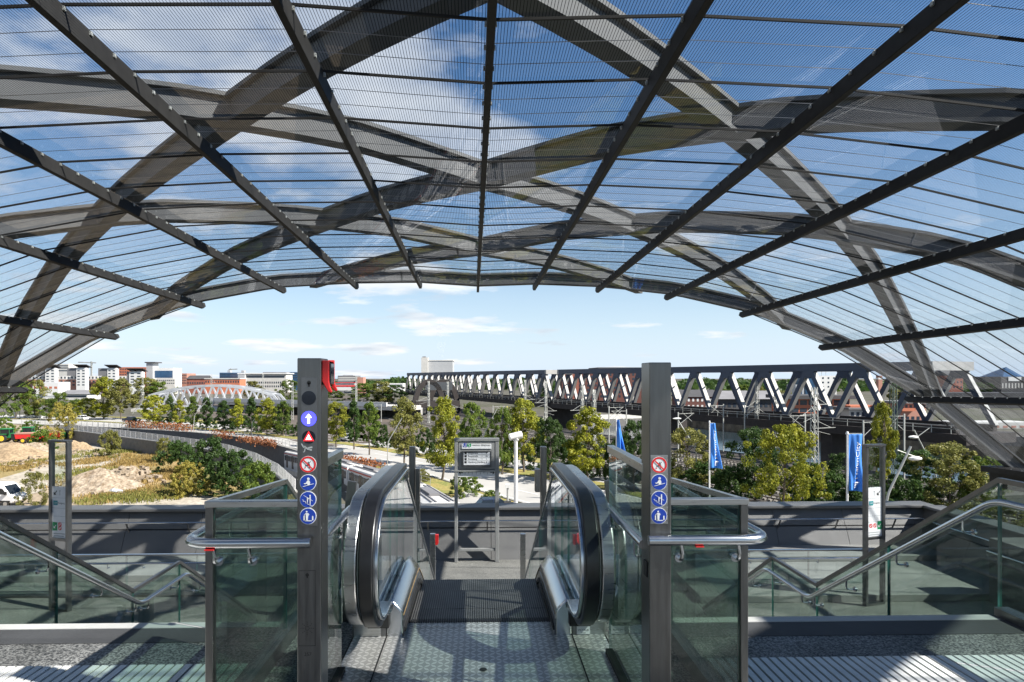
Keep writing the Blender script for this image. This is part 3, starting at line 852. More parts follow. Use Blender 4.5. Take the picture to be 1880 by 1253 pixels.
# ------------------------------------------------------------------ departures board
YB_ = 16.3
def board():
    O = W(875.5, 1016, YB_); O.z = ZL
    t = thing('departure_board', 'free standing departures board with U and S signs in the middle', 'departure board', O)
    u = mpp(O)
    def p(px, py, dy=0): q = W(px, py, YB_-dy); return q - O
    def b(m, nm, mt, **k): return m.build(nm, mt, t, **k)
    for xa, xb in ((834.5,840.5),(909,916)):
        a = p(xa,1016); c = p(xb,805); m = MB(); m.box(a.x,c.x,-.07,.07,0,c.z); b(m, 'post', M['board_grey'], bevel=.008)
    for q0, q1, dy in (((834,810),(916.5,804.5),.08),((834,866),(916.5,862),.08),((838,1012),(912,1007),.05)):
        a = p(*q0); c = p(*q1); m = MB(); m.box(a.x,c.x,-dy,dy,a.z,c.z); b(m, 'cross_rail', M['board_grey'], bevel=.006)
    m = MB(); a = p(841,862); c = p(909,811); m.box(a.x,c.x,-.06,.09,a.z,c.z); b(m, 'cabinet', M['board_grey'], bevel=.02)
    m = MB(); a = p(847.5,857.5); c = p(902,828); m.box(a.x,c.x,-.11,-.055,a.z,c.z,0)
    a = p(851.5,853); c = p(899,829.5,.0); m.box(a.x,c.x,-.116,-.108,a.z,c.z,1)
    a = p(852,830.5); c = p(896,828.9); m.box(a.x,c.x,-.119,-.114,a.z,c.z,2)
    for i, (nm_, g, mn) in enumerate((('Burgstra\u00dfe','1','8'),('Burgstra\u00dfe','1','18'),('Pinneberg','1','1'),('Hamburg-Harburg','2','6'))):
        z = p(0, 834+i*5.6).z; xL = p(853,0).x
        m.box(xL, xL+.055, -.119,-.115, z-.025, z+.025, 2)
        m.text(nm_, .058, (xL+.09,-.1195,z), XA, ZA, 2, 'LEFT'); m.text(g, .058, (p(885,0).x,-.1195,z), XA, ZA, 2); m.text(mn, .058, (p(893,0).x,-.1195,z), XA, ZA, 2)
        zl = p(0, 836.8+i*5.6).z
        if i < 3: m.box(xL, p(899,0).x, -.1185,-.115, zl-.004, zl+.004, 3)
    b(m, 'display', [M['steel_dark'], M['white_sign'], M['black_sign'], M['grey_sign']])
    m = MB(); a = p(848,823.8); c = p(902,815); m.box(a.x,c.x,-.075,-.058,a.z,c.z,0)
    cc = (p(853.5,0).x,-.078,p(0,819.5).z); m.fig(cc, XA, ZA, [(-.05,-.052),(.05,-.052),(.05,.052),(-.05,.052)], 1)
    m.text('U', .12, (cc[0],-.080,cc[2]), XA, ZA, 0)
    cc = (p(861.5,0).x,-.078,p(0,819.5).z); m.disc(cc, XA, ZA, .055, 20, 2); m.text('S', .115, (cc[0],-.080,cc[2]), XA, ZA, 0)
    m.text('n\u00e4chste Abfahrten', .062, (p(884,0).x,-.078,cc[2]), XA, ZA, 3)
    b(m, 'header_sign', [M['white_sign'], M['blue_sign'], M['green_sign'], M['black_sign']])
    m = MB(); a = p(841,875.5); c = p(909,867); m.box(a.x,c.x,-.03,.01,a.z,c.z,0)
    zc = p(0,871).z
    for s, xx in ((-1,846.5),(1,903.5)):
        x = p(xx,0).x; cc = (x,-.032,zc)
        m.stroke(cc, XA, ZA, (-.05,0), (.05,0), .018, 1); m.stroke(cc, XA, ZA, (s*.052,0), (s*.012,.04), .018, 1); m.stroke(cc, XA, ZA, (s*.052,0), (s*.012,-.04), .018, 1)
    m.text('2', .07, (p(860,0).x,-.032,zc), XA, ZA, 1); m.text('1', .07, (p(888,0).x,-.032,zc), XA, ZA, 1)
    for xx in (854,867,874.5,882,895): x = p(xx,0).x; m.box(x-.003,x+.003,-.032,-.028,zc-.05,zc+.05,1)
    b(m, 'track_sign', [M['white_sign'], M['black_sign']])
board()

# ------------------------------------------------------------------ information stands
def info_stand(pxa, pxb, top, base, dep, label, right, rot):
    a = W(pxa, base, dep); O = Vector(((W(pxa,0,dep).x+W(pxb,0,dep).x)/2, dep, ZL))
    t = thing('information_stand', label, 'information stand', O, rot)
    wid = abs(W(pxb,0,dep).x - W(pxa,0,dep).x)/math.cos(rot); h = W(0,top,dep).z - ZL; pw = .058
    for s in (-1,1):
        m = MB(); m.box(s*(wid/2-pw/2)-pw/2, s*(wid/2-pw/2)+pw/2, -.05,.05,0,h); m.build('post', M['steel_dark'], t, bevel=.006)
    for q in ((-wid/2,wid/2,-.068,.068,h,h+.04),(-wid/2+pw,wid/2-pw,-.05,.05,h*.415,h*.43),(-wid/2+pw,wid/2-pw,-.05,.05,0,.05)):
        m = MB(); m.box(*q); m.build('cross_rail', M['steel_dark'], t)
    w2 = wid/2-pw
    m = MB(); m.box(-w2,w2,-.008,.008,h*.43,h*.99); m.build('glass_pane', M['clearglass'], t)
    m = MB(); zb, zt = h*.432, h*(.735 if not right else .74); m.box(-w2,w2,-.014,-.009,zb,zt,0); m.box(-w2,w2,.009,.014,zb,zt,0)
    H = zt-zb; f = lambda v: zb+H*v; y = -.0155
    def line(v): m.fig((0,y,f(v)), XA, ZA, [(-w2,-.003),(w2,-.003),(w2,.003),(-w2,.003)], 4)
    for v in (.78,.58,.42,.30): line(v)
    sx = 1 if right else -1
    # arrow down-left
    cx = sx*w2*.55; cz = f(.88)
    m.stroke((cx,y,cz), XA, ZA, (.035*1,.04), (-.03,-.035), .018, 1); m.fig((cx,y,cz), XA, ZA, [(-.045,-.045),(.02,-.045),(-.045,.02)], 1)
    m.fig((sx*w2*-.05,y,cz), XA, ZA, [(-.004,-.05),(.004,-.05),(.004,.03),(.02,.045),(-.02,.045),(-.004,.03)], 1)
    m.fig((-w2*.55 if not right else -w2*.45,y,f(.68)), XA, ZA, [(-.055,-.045),(.055,-.045),(.055,.045),(-.055,.045)], 2)
    m.text('U4', .055, (-w2*.55 if not right else -w2*.45,y-.001,f(.68)), XA, ZA, 0)
    m.text('Ausgang', .05, (w2*.25,y,f(.68)), XA, ZA, 1)
    gx = -w2*.62 if not right else w2*.68
    m.fig((gx,y,f(.22)), XA, ZA, [(-.06,-.085),(.06,-.085),(.06,.085),(-.06,.085)], 3)
    m.stroke((gx,y-.001,f(.22)), XA, ZA, (.03,.03), (-.02,-.03), .014, 0); m.fig((gx,y-.001,f(.22)), XA, ZA, [(-.035,-.04),(.015,-.04),(-.035,.012)], 0)
    for i, (q, v) in enumerate(((.05,.26),(.05,.19)) if not right else ((-.5,.22),(.05,.22))):
        cx = w2*q; w_ = .05
        m.disc((cx,y,f(v)), XA, ZA, .045, 12, 5, .028); m.stroke((cx,y,f(v)), XA, ZA, (-.035,.035), (.035,-.035), .014, 5)
    m.fig((0,y,f(.08)), XA, ZA, [(-w2*.8,-.010),(w2*.75,-.010),(w2*.75,.010),(-w2*.8,.010)], 4)
    m.fig((0,y,f(.035)), XA, ZA, [(-w2*.8,-.010),(w2*.6,-.010),(w2*.6,.010),(-w2*.8,.010)], 4)
    m.build('notice_panel', [M['white_sign'], M['black_sign'], M['teal_sign'], M['green_sign'], M['grey_sign'], M['red_sign']], t)
info_stand(89, 132, 812, 1118, 13.1, 'tall narrow information stand before the dirt lot, on the left', False, -.28)
info_stand(1583, 1626, 824, 1115, 13.0, 'tall narrow information stand beside the last blue banner, on the right', True, .28)

# ------------------------------------------------------------------ parapet round the concourse
def parapet():
    t = thing('parapet_wall', 'long grey panelled parapet wall with rail round the lower concourse', 'wall', (0,17,ZL))
    zt = CZ - 3.50
    zs = [ZL, ZL+.42, ZL+.80, zt]; 
    def face(y, v): return y - .55*(1-v)
    # back wall: separate sloped panels with open joints
    yb = 17.0; x = -13.0; k = 0
    PO = Vector((0,17,ZL))
    HEX = [(0,1,2,3),(4,7,6,5),(0,4,5,1),(1,5,6,2),(2,6,7,3),(3,7,4,0)]
    def slabs(nm, vs):
        q = MB(); q.add([Vector(v)-PO for v in vs], HEX); q.build(nm, M['panel'], t)
    while x < 12.0:
        x1 = min(x+1.9, 12.05)
        for (v0, v1, nm, off) in ((0,.60,'lower_panel',0),(.62,.985,'upper_panel',.03)):
            z0 = ZL+(zt-ZL)*v0; z1 = ZL+(zt-ZL)*v1
            slabs(nm, [(x+.006,face(yb,v0)+off,z0),(x1-.006,face(yb,v0)+off,z0),(x1-.006,face(yb,v1)+off,z1),(x+.006,face(yb,v1)+off,z1),
                       (x+.006,yb+.2,z0),(x1-.006,yb+.2,z0),(x1-.006,yb+.2,z1),(x+.006,yb+.2,z1)])
        x = x1
    for s, xw in ((1,12.1),(-1,-12.9)):          # flanks turning toward the landing
        y = 17.0
        while y > -6:
            y1 = y-1.9
            for (v0, v1, nm) in ((0,.60,'lower_panel'),(.62,.985,'upper_panel')):
                z0 = ZL+(zt-ZL)*v0; z1 = ZL+(zt-ZL)*v1; a0 = xw - s*.55*(1-v0); a1 = xw - s*.55*(1-v1); b_ = xw + s*.2
                slabs(nm, [(a0,y-.006,z0),(a0,y1+.006,z0),(a1,y1+.006,z1),(a1,y-.006,z1),(b_,y-.006,z0),(b_,y1+.006,z0),(b_,y1+.006,z1),(b_,y-.006,z1)])
            y = y1
    def b(m, nm, mt, **k):
        m.v = [(v[0],v[1]-17,v[2]-ZL) for v in m.v]; return m.build(nm, mt, t, **k)
    for q in ((-13.1,12.3,16.85,17.45),(11.95,12.5,-6,16.845),(-13.3,-12.75,-6,16.845)):
        m = MB(); m.box(*q,zt-.02,zt+.05); b(m, 'coping', M['panel'], bevel=.01)
    m = MB(); m.box(-13,12.2,17.22,17.4,ZL,zt-.03); b(m, 'core_wall', M['black'])
    m = MB(); zr = CZ-(958-693)*16.55/FPX
    m.tube([(-12.6,16.62,zr),(11.7,16.62,zr),(11.7,-5,zr)], .022, 8); b(m, 'rail', M['steel_h'], smooth=True)
    each([(lambda m, x=-12.2+1.55*i: m.beam((x,16.62,zr-.02),(x,16.76,zr-.27),.035,.02)) for i in range(16)], 'rail_bracket', M['steel_dark'], t, Vector((0,17,ZL)))
parapet()
def low_guard(x0, x1, label):
    y = 13.9
    t = thing('low_guard', label, 'railing', (x0,y,ZL), 0, 'glass guards on the lower concourse')
    n = max(1, round((x1-x0)/1.5)); zt = CZ-(1016-693)*y/FPX-ZL; zh = CZ-(1030-693)*(y-.1)/FPX-ZL
    for k in range(n):
        m = MB(); pane(m, [((x1-x0)*k/n+.01,0,.05),((x1-x0)*(k+1)/n-.01,0,.05),((x1-x0)*(k+1)/n-.01,0,zt),((x1-x0)*k/n+.01,0,zt)], .016, 1); m.build('glass_pane', [M['clearglass'], M['glassedge']], t)
    m = MB(); m.box(0,x1-x0,-.03,.03,zt,zt+.035); m.build('top_rail', M['steel_h'], t)
    m = MB(); m.tube([(0,-.1,zh),(x1-x0,-.1,zh)], .022, 8); m.build('handrail', M['steel_h'], t)
    each([(lambda m, x=.4+.75*i: m.tube([(x,-.1,zh),(x,-.1,zh-.1),(x,-.02,zh-.1)], .009, 5)) for i in range(int((x1-x0-.4)/.75)+1)], 'rail_bracket', M['steel_h'], t)
    m = MB(); m.box(0,x1-x0,-.06,.06,0,.05); m.build('base_rail', M['steel_dark'], t)
low_guard(-10.6, -3.1, 'low glass guard with rail behind the left stairs')
low_guard(3.3, 8.6, 'low glass guard with rail behind the right stairs')
# dark block at the right flank
t = thing('parapet_block', 'dark stone block with rail beside the right edge of the lower concourse', 'wall', (11.2,12.6,ZL))
m = MB(); m.box(-.5,.5,-4.5,.5,0,1.35); m.build('block', M['concrete_dark'], t, bevel=.01)
m = MB(); m.tube([(-.62,.4,1.1),(-.62,-4.4,1.1)], .022, 8); m.build('handrail', M['steel_h'], t)

# tall slim columns at the foot of the escalator
def slim_column(px0, px1, top, Y, label, extra):
    a = W(px0,top,Y); b = W(px1,top,Y); O = Vector(((a.x+b.x)/2, Y, ZL))
    t = thing('slim_column', label, 'column', O, 0, 'slim columns at the escalator foot')
    w = b.x-a.x; m = MB(); m.box(-w/2,w/2,-.07,.07,0,a.z-ZL); m.build('column', M['steel_pillar'], t, bevel=.012)
    m = MB(); x0, x1, y0, y1 = extra
    p = W(x0,y1,Y-.1)-O; q = W(x1,y0,Y-.1)-O; m.box(p.x,q.x,-.12,.05,p.z if y1 < 930 else 0,q.z); m.build('equipment_box', M['steel_dark'] if y1 < 930 else M['steel_pillar'], t, bevel=.01)
slim_column(751.5,762.5,820,11.6,'slim steel column with lower twin beside the left escalator glass',(763,770.5,861,1000))
slim_column(992,1003,820,11.6,'slim steel column with dark box beside the right escalator glass',(982.5,992,862,904))
def stop_post(px, top, Y, label, red):
    O = W(px, 1000, Y); O.z = ZL; h = W(px,top,Y).z-ZL
    t = thing('stop_post', label, 'post', O, 0, 'posts on the lower concourse')
    m = MB(); m.box(-.055,.055,-.05,.05,0,h); m.build('post', M['steel'], t, bevel=.006)
    if red:
        m = MB(); m.slab([(.055,h-.02),(.12,h-.02),(.12,h-.20),(.10,h-.23),(.055,h-.23)], 1, -.04, .04) if red > 0 else m.slab([(-.055,h-.02),(-.12,h-.02),(-.12,h-.20),(-.10,h-.23),(-.055,h-.23)], 1, -.04, .04)
        m.build('red_button', M['red'], t)
        m.v = [] 
stop_post(794.5,980,13.3,'steel post with red stop button left of the departures board',1)
stop_post(960,980,13.3,'plain steel post right of the departures board',0)
stop_post(1062,980,13.3,'steel post with red stop button seen through the right escalator glass',-1)
# ================================================================== ROOF
DE = 24.0
sec_px = {-7:(-95,838),-6:(37,711),-5:(207,612),-4:(368,554),-3:(519,526),-2:(654,518.5),-1:(772,517),0:(877.5,524),
          1:(981,520.5),2:(1098,525),3:(1226,539),4:(1366,571),5:(1514,632),6:(1674,728),7:(1832,858)}
SEC = {j: W(p[0], p[1], DE) for j, p in sec_px.items()}
dv = ray(868, 720); RU = Vector(dv) / dv[1]            # roof axis per metre of depth
def RP(j, k):                                           # point on the roof at rib number j (may be fractional), depth share k
    j0 = max(-7, min(6, math.floor(j))); f = j - j0
    e = SEC[j0].lerp(SEC[j0+1], f)
    return e + RU * ((k-1)*DE)
def RN(j):                                              # outward normal of the section (smoothed)
    a = RP(j-.6, 1) if j > -6.4 else RP(-7, 1); b = RP(j+.6, 1) if j < 6.4 else RP(7, 1)
    d = (b-a).normalized(); n = Vector((-d.z, 0, d.x)); return n.normalized()
roof = thing('glass_roof', 'arched glass station roof on dark ribs under crossing grey steel arches', 'roof', (0,0,CZ))
RO = Vector((0,0,CZ))
def rb(m, nm, mt, par=roof, **k):
    m.v = [tuple(Vector(v)-RO) for v in m.v]; return m.build(nm, mt, par, **k)
KB = 0.0
DK = 1.4/DE
krow = [.285 + .0588*i for i in range(-9, 13)]          # glazing bar rows
krow = [k for k in krow if k < .985]
K0 = krow[0]
arc = 0.0
for j in range(-7, 7):
    w = (SEC[j+1]-SEC[j]).length; m = MB()
    a, b, c, d = RP(j,K0), RP(j+1,K0), RP(j+1,1.0), RP(j,1.0)
    m.poly([a,b,c,d]); m.uv[0] = [(arc,0),(arc+w,0),(arc+w,(1-K0)*DE),(arc,(1-K0)*DE)]
    rb(m, 'glass_strip', M['roofglass']); arc += w
clamps = MB()
for j in range(-7, 8):
    n = RN(j); e0 = RP(j,K0); e1 = RP(j,1.0)+RU*.28
    # box rib under the glass with a bevelled tip
    side = n.cross(RU).normalized(); m = MB()
    w = .046; h = .27
    vs = []
    for (p, dp) in ((e0, h), (RP(j,1.0)+RU*.02, h), (e1, h*.62)):
        for (sx, hh) in ((-w,-.03),(w,-.03),(w,-dp),(-w,-dp)): vs.append(p + side*sx + n*hh)
    fs = [(3,2,1,0),(8,9,10,11)]
    for q in (0,4):
        for i in range(4): fs.append((q+i, q+(i+1)%4, q+4+(i+1)%4, q+4+i))
    m.add(vs, fs); rb(m, 'roof_rib', M['rib'], bevel=.01)
    for i, k in enumerate(krow):
        for kk in (k, k+.0588/3, k+.0588*2/3):
            if kk > .99: continue
            for q in (-1,1):
                p = RP(j,kk)+side*(q*(w+.010))-n*.07; clamps.beam(p-RU*.02, p+RU*.02, .024, .045, up=n)
o = rb(clamps, 'rib_clamps', M['mast']); o['kind'] = 'stuff'
def cross_bar(k, off, w_, h_):
    pts = [RP(j,k)-RN(j)*off for j in range(-7,8)]
    m = MB(); m.sweep(pts, [(-w_/2,-h_/2),(w_/2,-h_/2),(w_/2,h_/2),(-w_/2,h_/2)], up=[RN(j) for j in range(-7,8)]); return m
for k in krow: rb(cross_bar(k, .025, .024, .03), 'glazing_bar', M['rib'])
rb(cross_bar(.998, .02, .03, .03), 'edge_trim', M['rib'])
for k in krow:
    for q in (1,2):
        if k+.0588*q/3 < .99: rb(cross_bar(k+.0588*q/3, .022, .006, .006), 'tension_rod', M['steel_dark'])
# crossing arches outside the glass: welded I sections
EYE = Vector((0,0,CZ))
def arch(c, s, dist=.52, edge=False):
    pts = []; ups = []; N = 44
    for i in range(N+1):
        j = -7.0 + 14.0*i/N
        jj = s*j
        k = c + .074*jj + .0092*jj*jj - (.00035*abs(jj)**3 if jj > 0 else -.0004*abs(jj)**3*-1)
        if edge: k = c
        # keep within the roof end
        g = RP(j, k); n = RN(j)
        # lift the beam to its own distance outside the glass
        h = (g-EYE).dot(n); t = dist/max(2.2, h)
        p = EYE + (g-EYE)*(1+t)
        if k*(1+t) > 1.02*(1+t) or k > .995: 
            if pts: 
                if s > 0: break
                pts, ups = [], []; continue
            continue
        pts.append(p); ups.append(n)
    return pts, ups
def i_section(h, w, tf, tw):
    H = h/2; return [(-w/2,-H),(w/2,-H),(w/2,-H+tf),(tw/2,-H+tf),(tw/2,H-tf),(w/2,H-tf),(w/2,H),(-w/2,H),(-w/2,H-tf),(-tw/2,H-tf),(-tw/2,-H+tf),(-w/2,-H+tf)]
for c in (-.48,-.235,.008,.25,.494,.736,.955):
    for s in ((1,-1) if c < .9 else (1,)):
        pts, ups = arch(c, s, edge=c > .9)
        if len(pts) < 3: continue
        m = MB(); m.sweep(pts, i_section(.50,.34,.07,.16), up=ups); rb(m, 'steel_arch', M['arch'], auto=30)
# edge beams at the springing on both flanks
for s in (-1,1):
    m = MB(); a = RP(7*s,K0); b = RP(7*s,1.0)+RU*.6
    m.sweep([a+Vector((s*.25,0,-.12)), b+Vector((s*.25,0,-.12))], [(-.45,-.11),(-.1,-.11),(-.1,-.7),(.4,-.7),(.4,.11),(-.45,.11)])
    rb(m, 'springing_beam', M['rib'])
# ================================================================== GROUND, ROAD, TRENCH
def flat(name, pts, z, mt, kind='structure'):
    m = MB(); P = [Vector((p[0],p[1],0)) for p in pts]
    tri = tessellate_polygon([P]); m.add([(p.x,p.y,z) for p in P], [tuple(t) for t in tri])
    m.f = [f if ((Vector(m.v[f[1]])-Vector(m.v[f[0]])).cross(Vector(m.v[f[2]])-Vector(m.v[f[0]]))).z > 0 else f[::-1] for f in m.f]
    o = m.build(name, mt)
    if kind: o['kind'] = kind
    return o
def gp(*pp, z=0.0): return [G2(x, y, z) for x, y in pp]

# curved ramp trench for the underground line: left and right wall tops at street level
TL = gp((120,810),(170,817),(230,827),(300,838),(360,849),(420,863),(470,884),(510,911),(542,949))
TR = gp((120,786),(170,788),(230,791),(300,795),(360,799),(430,806),(500,820),(545,833),(600,852))
trench = TL + TR[::-1]
# river basin beyond the tracks
bd = Vector((-.379,.925,0)); bn = Vector((.925,.379,0)); B0 = Vector((57.5,106,0))
def BF(t, s): p = B0 + bd*t + bn*s; return (p.x, p.y)
basin = [BF(-160,3), BF(70,-7), BF(112,0), BF(112,60), BF(-160,60)]
m = MB(); outer = [(-5000,-600),(5000,-600),(5000,6000),(-5000,6000)]
loops = [[Vector((p[0],p[1],0)) for p in lp_] for lp_ in (outer, trench, basin)]
flatv = [p for l in loops for p in l]
tri = tessellate_polygon(loops); m.add(flatv, [tuple(t) for t in tri])
m.f = [f if ((Vector(m.v[f[1]])-Vector(m.v[f[0]])).cross(Vector(m.v[f[2]])-Vector(m.v[f[0]]))).z > 0 else f[::-1] for f in m.f]
struct(m.build('ground', M['ground']))
m = MB(); m.poly([(p[0],p[1],-6) for p in ((-260,60),(0,60),(0,300),(-260,300))]); struct(m.build('trench_floor', M['ballast']))
m = MB(); m.poly([(*BF(-170,0),-3.2),(*BF(-170,70),-3.2),(*BF(120,70),-3.2),(*BF(120,-15),-3.2)][::1]); struct(m.build('water', M['water']))

# dirt lot on the left
flat('dirt_lot', gp((-900,1100),(-500,800),(0,778),(100,784),(119,810.5),(170,817.6),(230,827.6),(300,838.7),(360,849.7),(420,863.8),(470,885),(510,912),(541,950),(560,1100)), .02, M['dirt'])
flat('dry_meadow', gp((170,820),(230,830),(300,841),(360,852),(420,867),(470,889),(510,917),(538,956),(380,935),(330,918),(250,905),(160,930),(110,915),(140,860),(215,850),(235,838),(190,828)), .045, M['grass_ground'])
flat('dry_meadow_patch', gp((-60,852),(45,832),(90,845),(60,868),(20,880),(-80,892)), .045, M['grass_ground'])
flat('gravel_track', gp((-300,905),(-60,897),(40,868),(100,848),(135,834),(150,818),(200,818),(225,838),(215,850),(160,862),(130,885),(70,905),(-40,935),(-300,980)), .06, M['track_path'])
flat('gravel_yard', gp((150,938),(250,912),(340,906),(400,915),(450,960),(200,980)), .07, M['track_path'])

# carriageways
near = gp((-500,772),(-60,776),(150,782),(300,793),(450,808),(596,833),(760,866),(900,907),(987,932),(1100,968),(1300,1040),(1600,1180))
mid1 = gp((-500,764),(-60,768),(150,774),(300,783),(450,797),(636,818),(700,828.5),(831,853),(987,878),(1140,906),(1400,970),(1700,1060))
mid0 = gp((-500,762),(-60,766),(150,772),(300,780.5),(450,792.5),(636,813),(700,822),(831,843),(987,867.5),(1140,893),(1400,950),(1700,1035))
far  = gp((-500,757),(-60,760),(150,765),(300,773),(450,782),(596,797),(760,820),(955,846),(1100,870),(1180,884),(1400,925),(1700,990))
flat('road', near + mid1[::-1], .05, M['asphalt'])
flat('far_road', mid0 + far[::-1], .05, M['asphalt'])
flat('road_median', mid1 + mid0[::-1], .10, M['verge'])
def ribbon(pts, off, w, z):
    """strip alongside a polyline, `off` metres to the right of travel"""
    A, Bq = [], []
    for i, p in enumerate(pts):
        a = Vector(pts[max(0,i-1)]); b = Vector(pts[min(len(pts)-1,i+1)]); d = (b-a).normalized(); n = Vector((d.y,-d.x))
        A.append(Vector(p)+n*off); Bq.append(Vector(p)+n*(off+w))
    m = MB(); m.add([(q.x,q.y,z) for q in A]+[(q.x,q.y,z) for q in Bq], [(i,len(A)+i,len(A)+i+1,i+1) for i in range(len(A)-1)])
    m.f = [f if ((Vector(m.v[f[1]])-Vector(m.v[f[0]])).cross(Vector(m.v[f[2]])-Vector(m.v[f[0]]))).z > 0 else f[::-1] for f in m.f]
    return m
for pl, off, nm in ((near,-.6,'road_edge_line'),(mid1,.5,'road_edge_line'),(mid0,-.7,'road_edge_line'),(far,.4,'road_edge_line')):
    struct(ribbon(pl, off, .20, .075).build(nm, M['marking']))
def subdiv(pts, step=1.0):
    out = []
    for a, b in zip(pts[:-1], pts[1:]):
        a = Vector(a); b = Vector(b); n = max(1, int((b-a).length/step))
        out += [a.lerp(b, k/n) for k in range(n)]
    return out + [Vector(pts[-1])]
def dashes(pa, pb, f):
    P = [Vector(a).lerp(Vector(b), f) for a, b in zip(pa, pb)]; Q = subdiv(P, 1.0); m = MB(); i = 0
    while i+4 < len(Q):
        a, b = Q[i], Q[i+4]; d = (b-a).normalized(); n = Vector((d.y,-d.x))*.10
        m.poly([(*(a+n),.075),(*(b+n),.075),(*(b-n),.075),(*(a-n),.075)]); i += 12
    m.f = [f if ((Vector(m.v[f[1]])-Vector(m.v[f[0]])).cross(Vector(m.v[f[2]])-Vector(m.v[f[0]]))).z > 0 else f[::-1] for f in m.f]
    struct(m.build('road_lane_line', M['marking']))
dashes(near[2:], mid1[2:], .36); dashes(near[2:], mid1[2:], .68); dashes(mid0[2:], far[2:], .5)
flat('road_verge', gp((596,836),(760,868.5),(900,909.5),(987,935),(1100,972),(1300,1045),(1300,1120),(1100,1030),(980,975),(900,945),(760,895),(640,850)), .06, M['verge'])
flat('far_verge', gp((150,764),(300,772),(450,781),(596,796),(760,819),(955,845),(1100,869),(1400,923),(1400,905),(1100,856),(955,836),(760,812),(596,790),(450,776),(300,768)), .06, M['verge'])
flat('parking_yard', gp((860,900),(960,935),(1010,960),(1010,1010),(840,1010),(800,930)), .08, M['asphalt'])
flat('rail_yard', [BF(55,-75), BF(330,-130), BF(420,-4), BF(114,-3), BF(70,-9)], .06, M['rail_yard'])
flat('railway_bed', [BF(-170,-44), BF(330,-40), BF(330,-4), BF(110,-1), BF(70,-8), BF(-170,2)], .08, M['ballast'])

# retaining walls of the trench
def wall_along(name, label, pts, z0, z1, th, mt, cat='wall', cop=None):
    t = thing(name, label, cat, (pts[0][0],pts[0][1],0))
    P = [Vector((p[0]-pts[0][0],p[1]-pts[0][1],0)) for p in pts]
    m = MB(); m.sweep(P, [(-th/2,z0),(th/2,z0),(th/2,z1),(-th/2,z1)]); m.build('wall', mt, t)
    if cop: m = MB(); m.sweep(P, [(-th/2-.08,z1),(th/2+.08,z1),(th/2+.08,z1+.12),(-th/2-.08,z1+.12)]); m.build('coping', cop, t)
    return t
def slat_fence(name, label, pts, z, h, gap, n_rail, mt, cat='fence', dens=.085):
    t = thing(name, label, cat, (pts[0][0],pts[0][1],z))
    o = Vector((pts[0][0],pts[0][1])); Q = subdiv(pts, gap); Q = [q-o for q in Q]
    for q in Q[:100]:
        m = MB(); m.box(q.x-.035,q.x+.035,q.y-.035,q.y+.035,0,h); m.build('fence_post', mt, t)
    m = MB()
    for k in range(n_rail):
        zz_ = h*(.10 + .88*k/(n_rail-1)); m.sweep([(q.x,q.y,zz_) for q in Q], [(-.02,-dens/2),(.02,-dens/2),(.02,dens/2),(-.02,dens/2)])
    m.build('slats', mt, t); return t
wall_along('retaining_wall', 'dark curved retaining wall below the pale slatted fence', TL, -6, 2.4, .45, M['concrete_dark'], cop=M['concrete'])
slat_fence('slatted_fence', 'pale curved slatted fence on top of the retaining wall', TL, 2.52, 1.25, 2.0, 8, M['white'])
wall_along('retaining_wall', 'dark far retaining wall of the train ramp below the hedge', TR, -6, .55, .45, M['concrete_dark'], cop=M['concrete'])
slat_fence('mesh_fence', 'grey rail fence along the far retaining wall, in front of the red hedge', TR, .67, 1.3, 2.0, 3, M['mast'], dens=.04)
slat_fence('mesh_fence', 'grey rail fence beside the white cars at the far left', gp((40,782),(110,786),(170,789),(235,792)), 0, 2.2, 2.2, 3, M['mast'], dens=.05)
slat_fence('mesh_fence', 'low grey fence between the red hedge and the road', gp((600,850),(700,869),(790,893)), 0, 1.1, 2.0, 3, M['mast'], dens=.05)

# ------------------------------------------------------------------ underground train on its ramp
TP = [W(x, y, d) for x, y, d in ((872,1010,24),(846,955,33),(812,918,43),(775,893,54),(700,866,73),(610,841,97),(530,826,122))]
def ramp_deck():
    t = thing('train_ramp', 'concrete ramp carrying the white train down to the trench', 'ramp', (0,0,0))
    m = MB(); P = [Vector((p.x,p.y,p.z-3.55)) for p in TP]
    P = [P[0]+(P[0]-P[1])*1.2] + P + [P[-1]+(P[-1]-P[-2])*1.0]
    m.sweep(P, [(-2.6,-7),(2.6,-7),(2.6,.0),(-2.6,.0)]); m.build('deck', M['concrete'], t)
    for s in (-1,1):
        m = MB(); m.sweep(P, [(s*2.45-.1,0),(s*2.45+.1,0),(s*2.45+.1,.7),(s*2.45-.1,.7)]); m.build('parapet', M['concrete_light'], t)
ramp_deck()
def tpt(u):
    L_ = 0
    for a, b in zip(TP[:-1], TP[1:]):
        l = (b-a).length
        if u <= L_+l: return a.lerp(b, (u-L_)/l)
        L_ += l
    return TP[-1]
train = thing('subway_train', 'white subway train with red stripes going down the curved ramp', 'train', tpt(0)-Vector((0,0,3.5)))
TO = Vector(train.location)
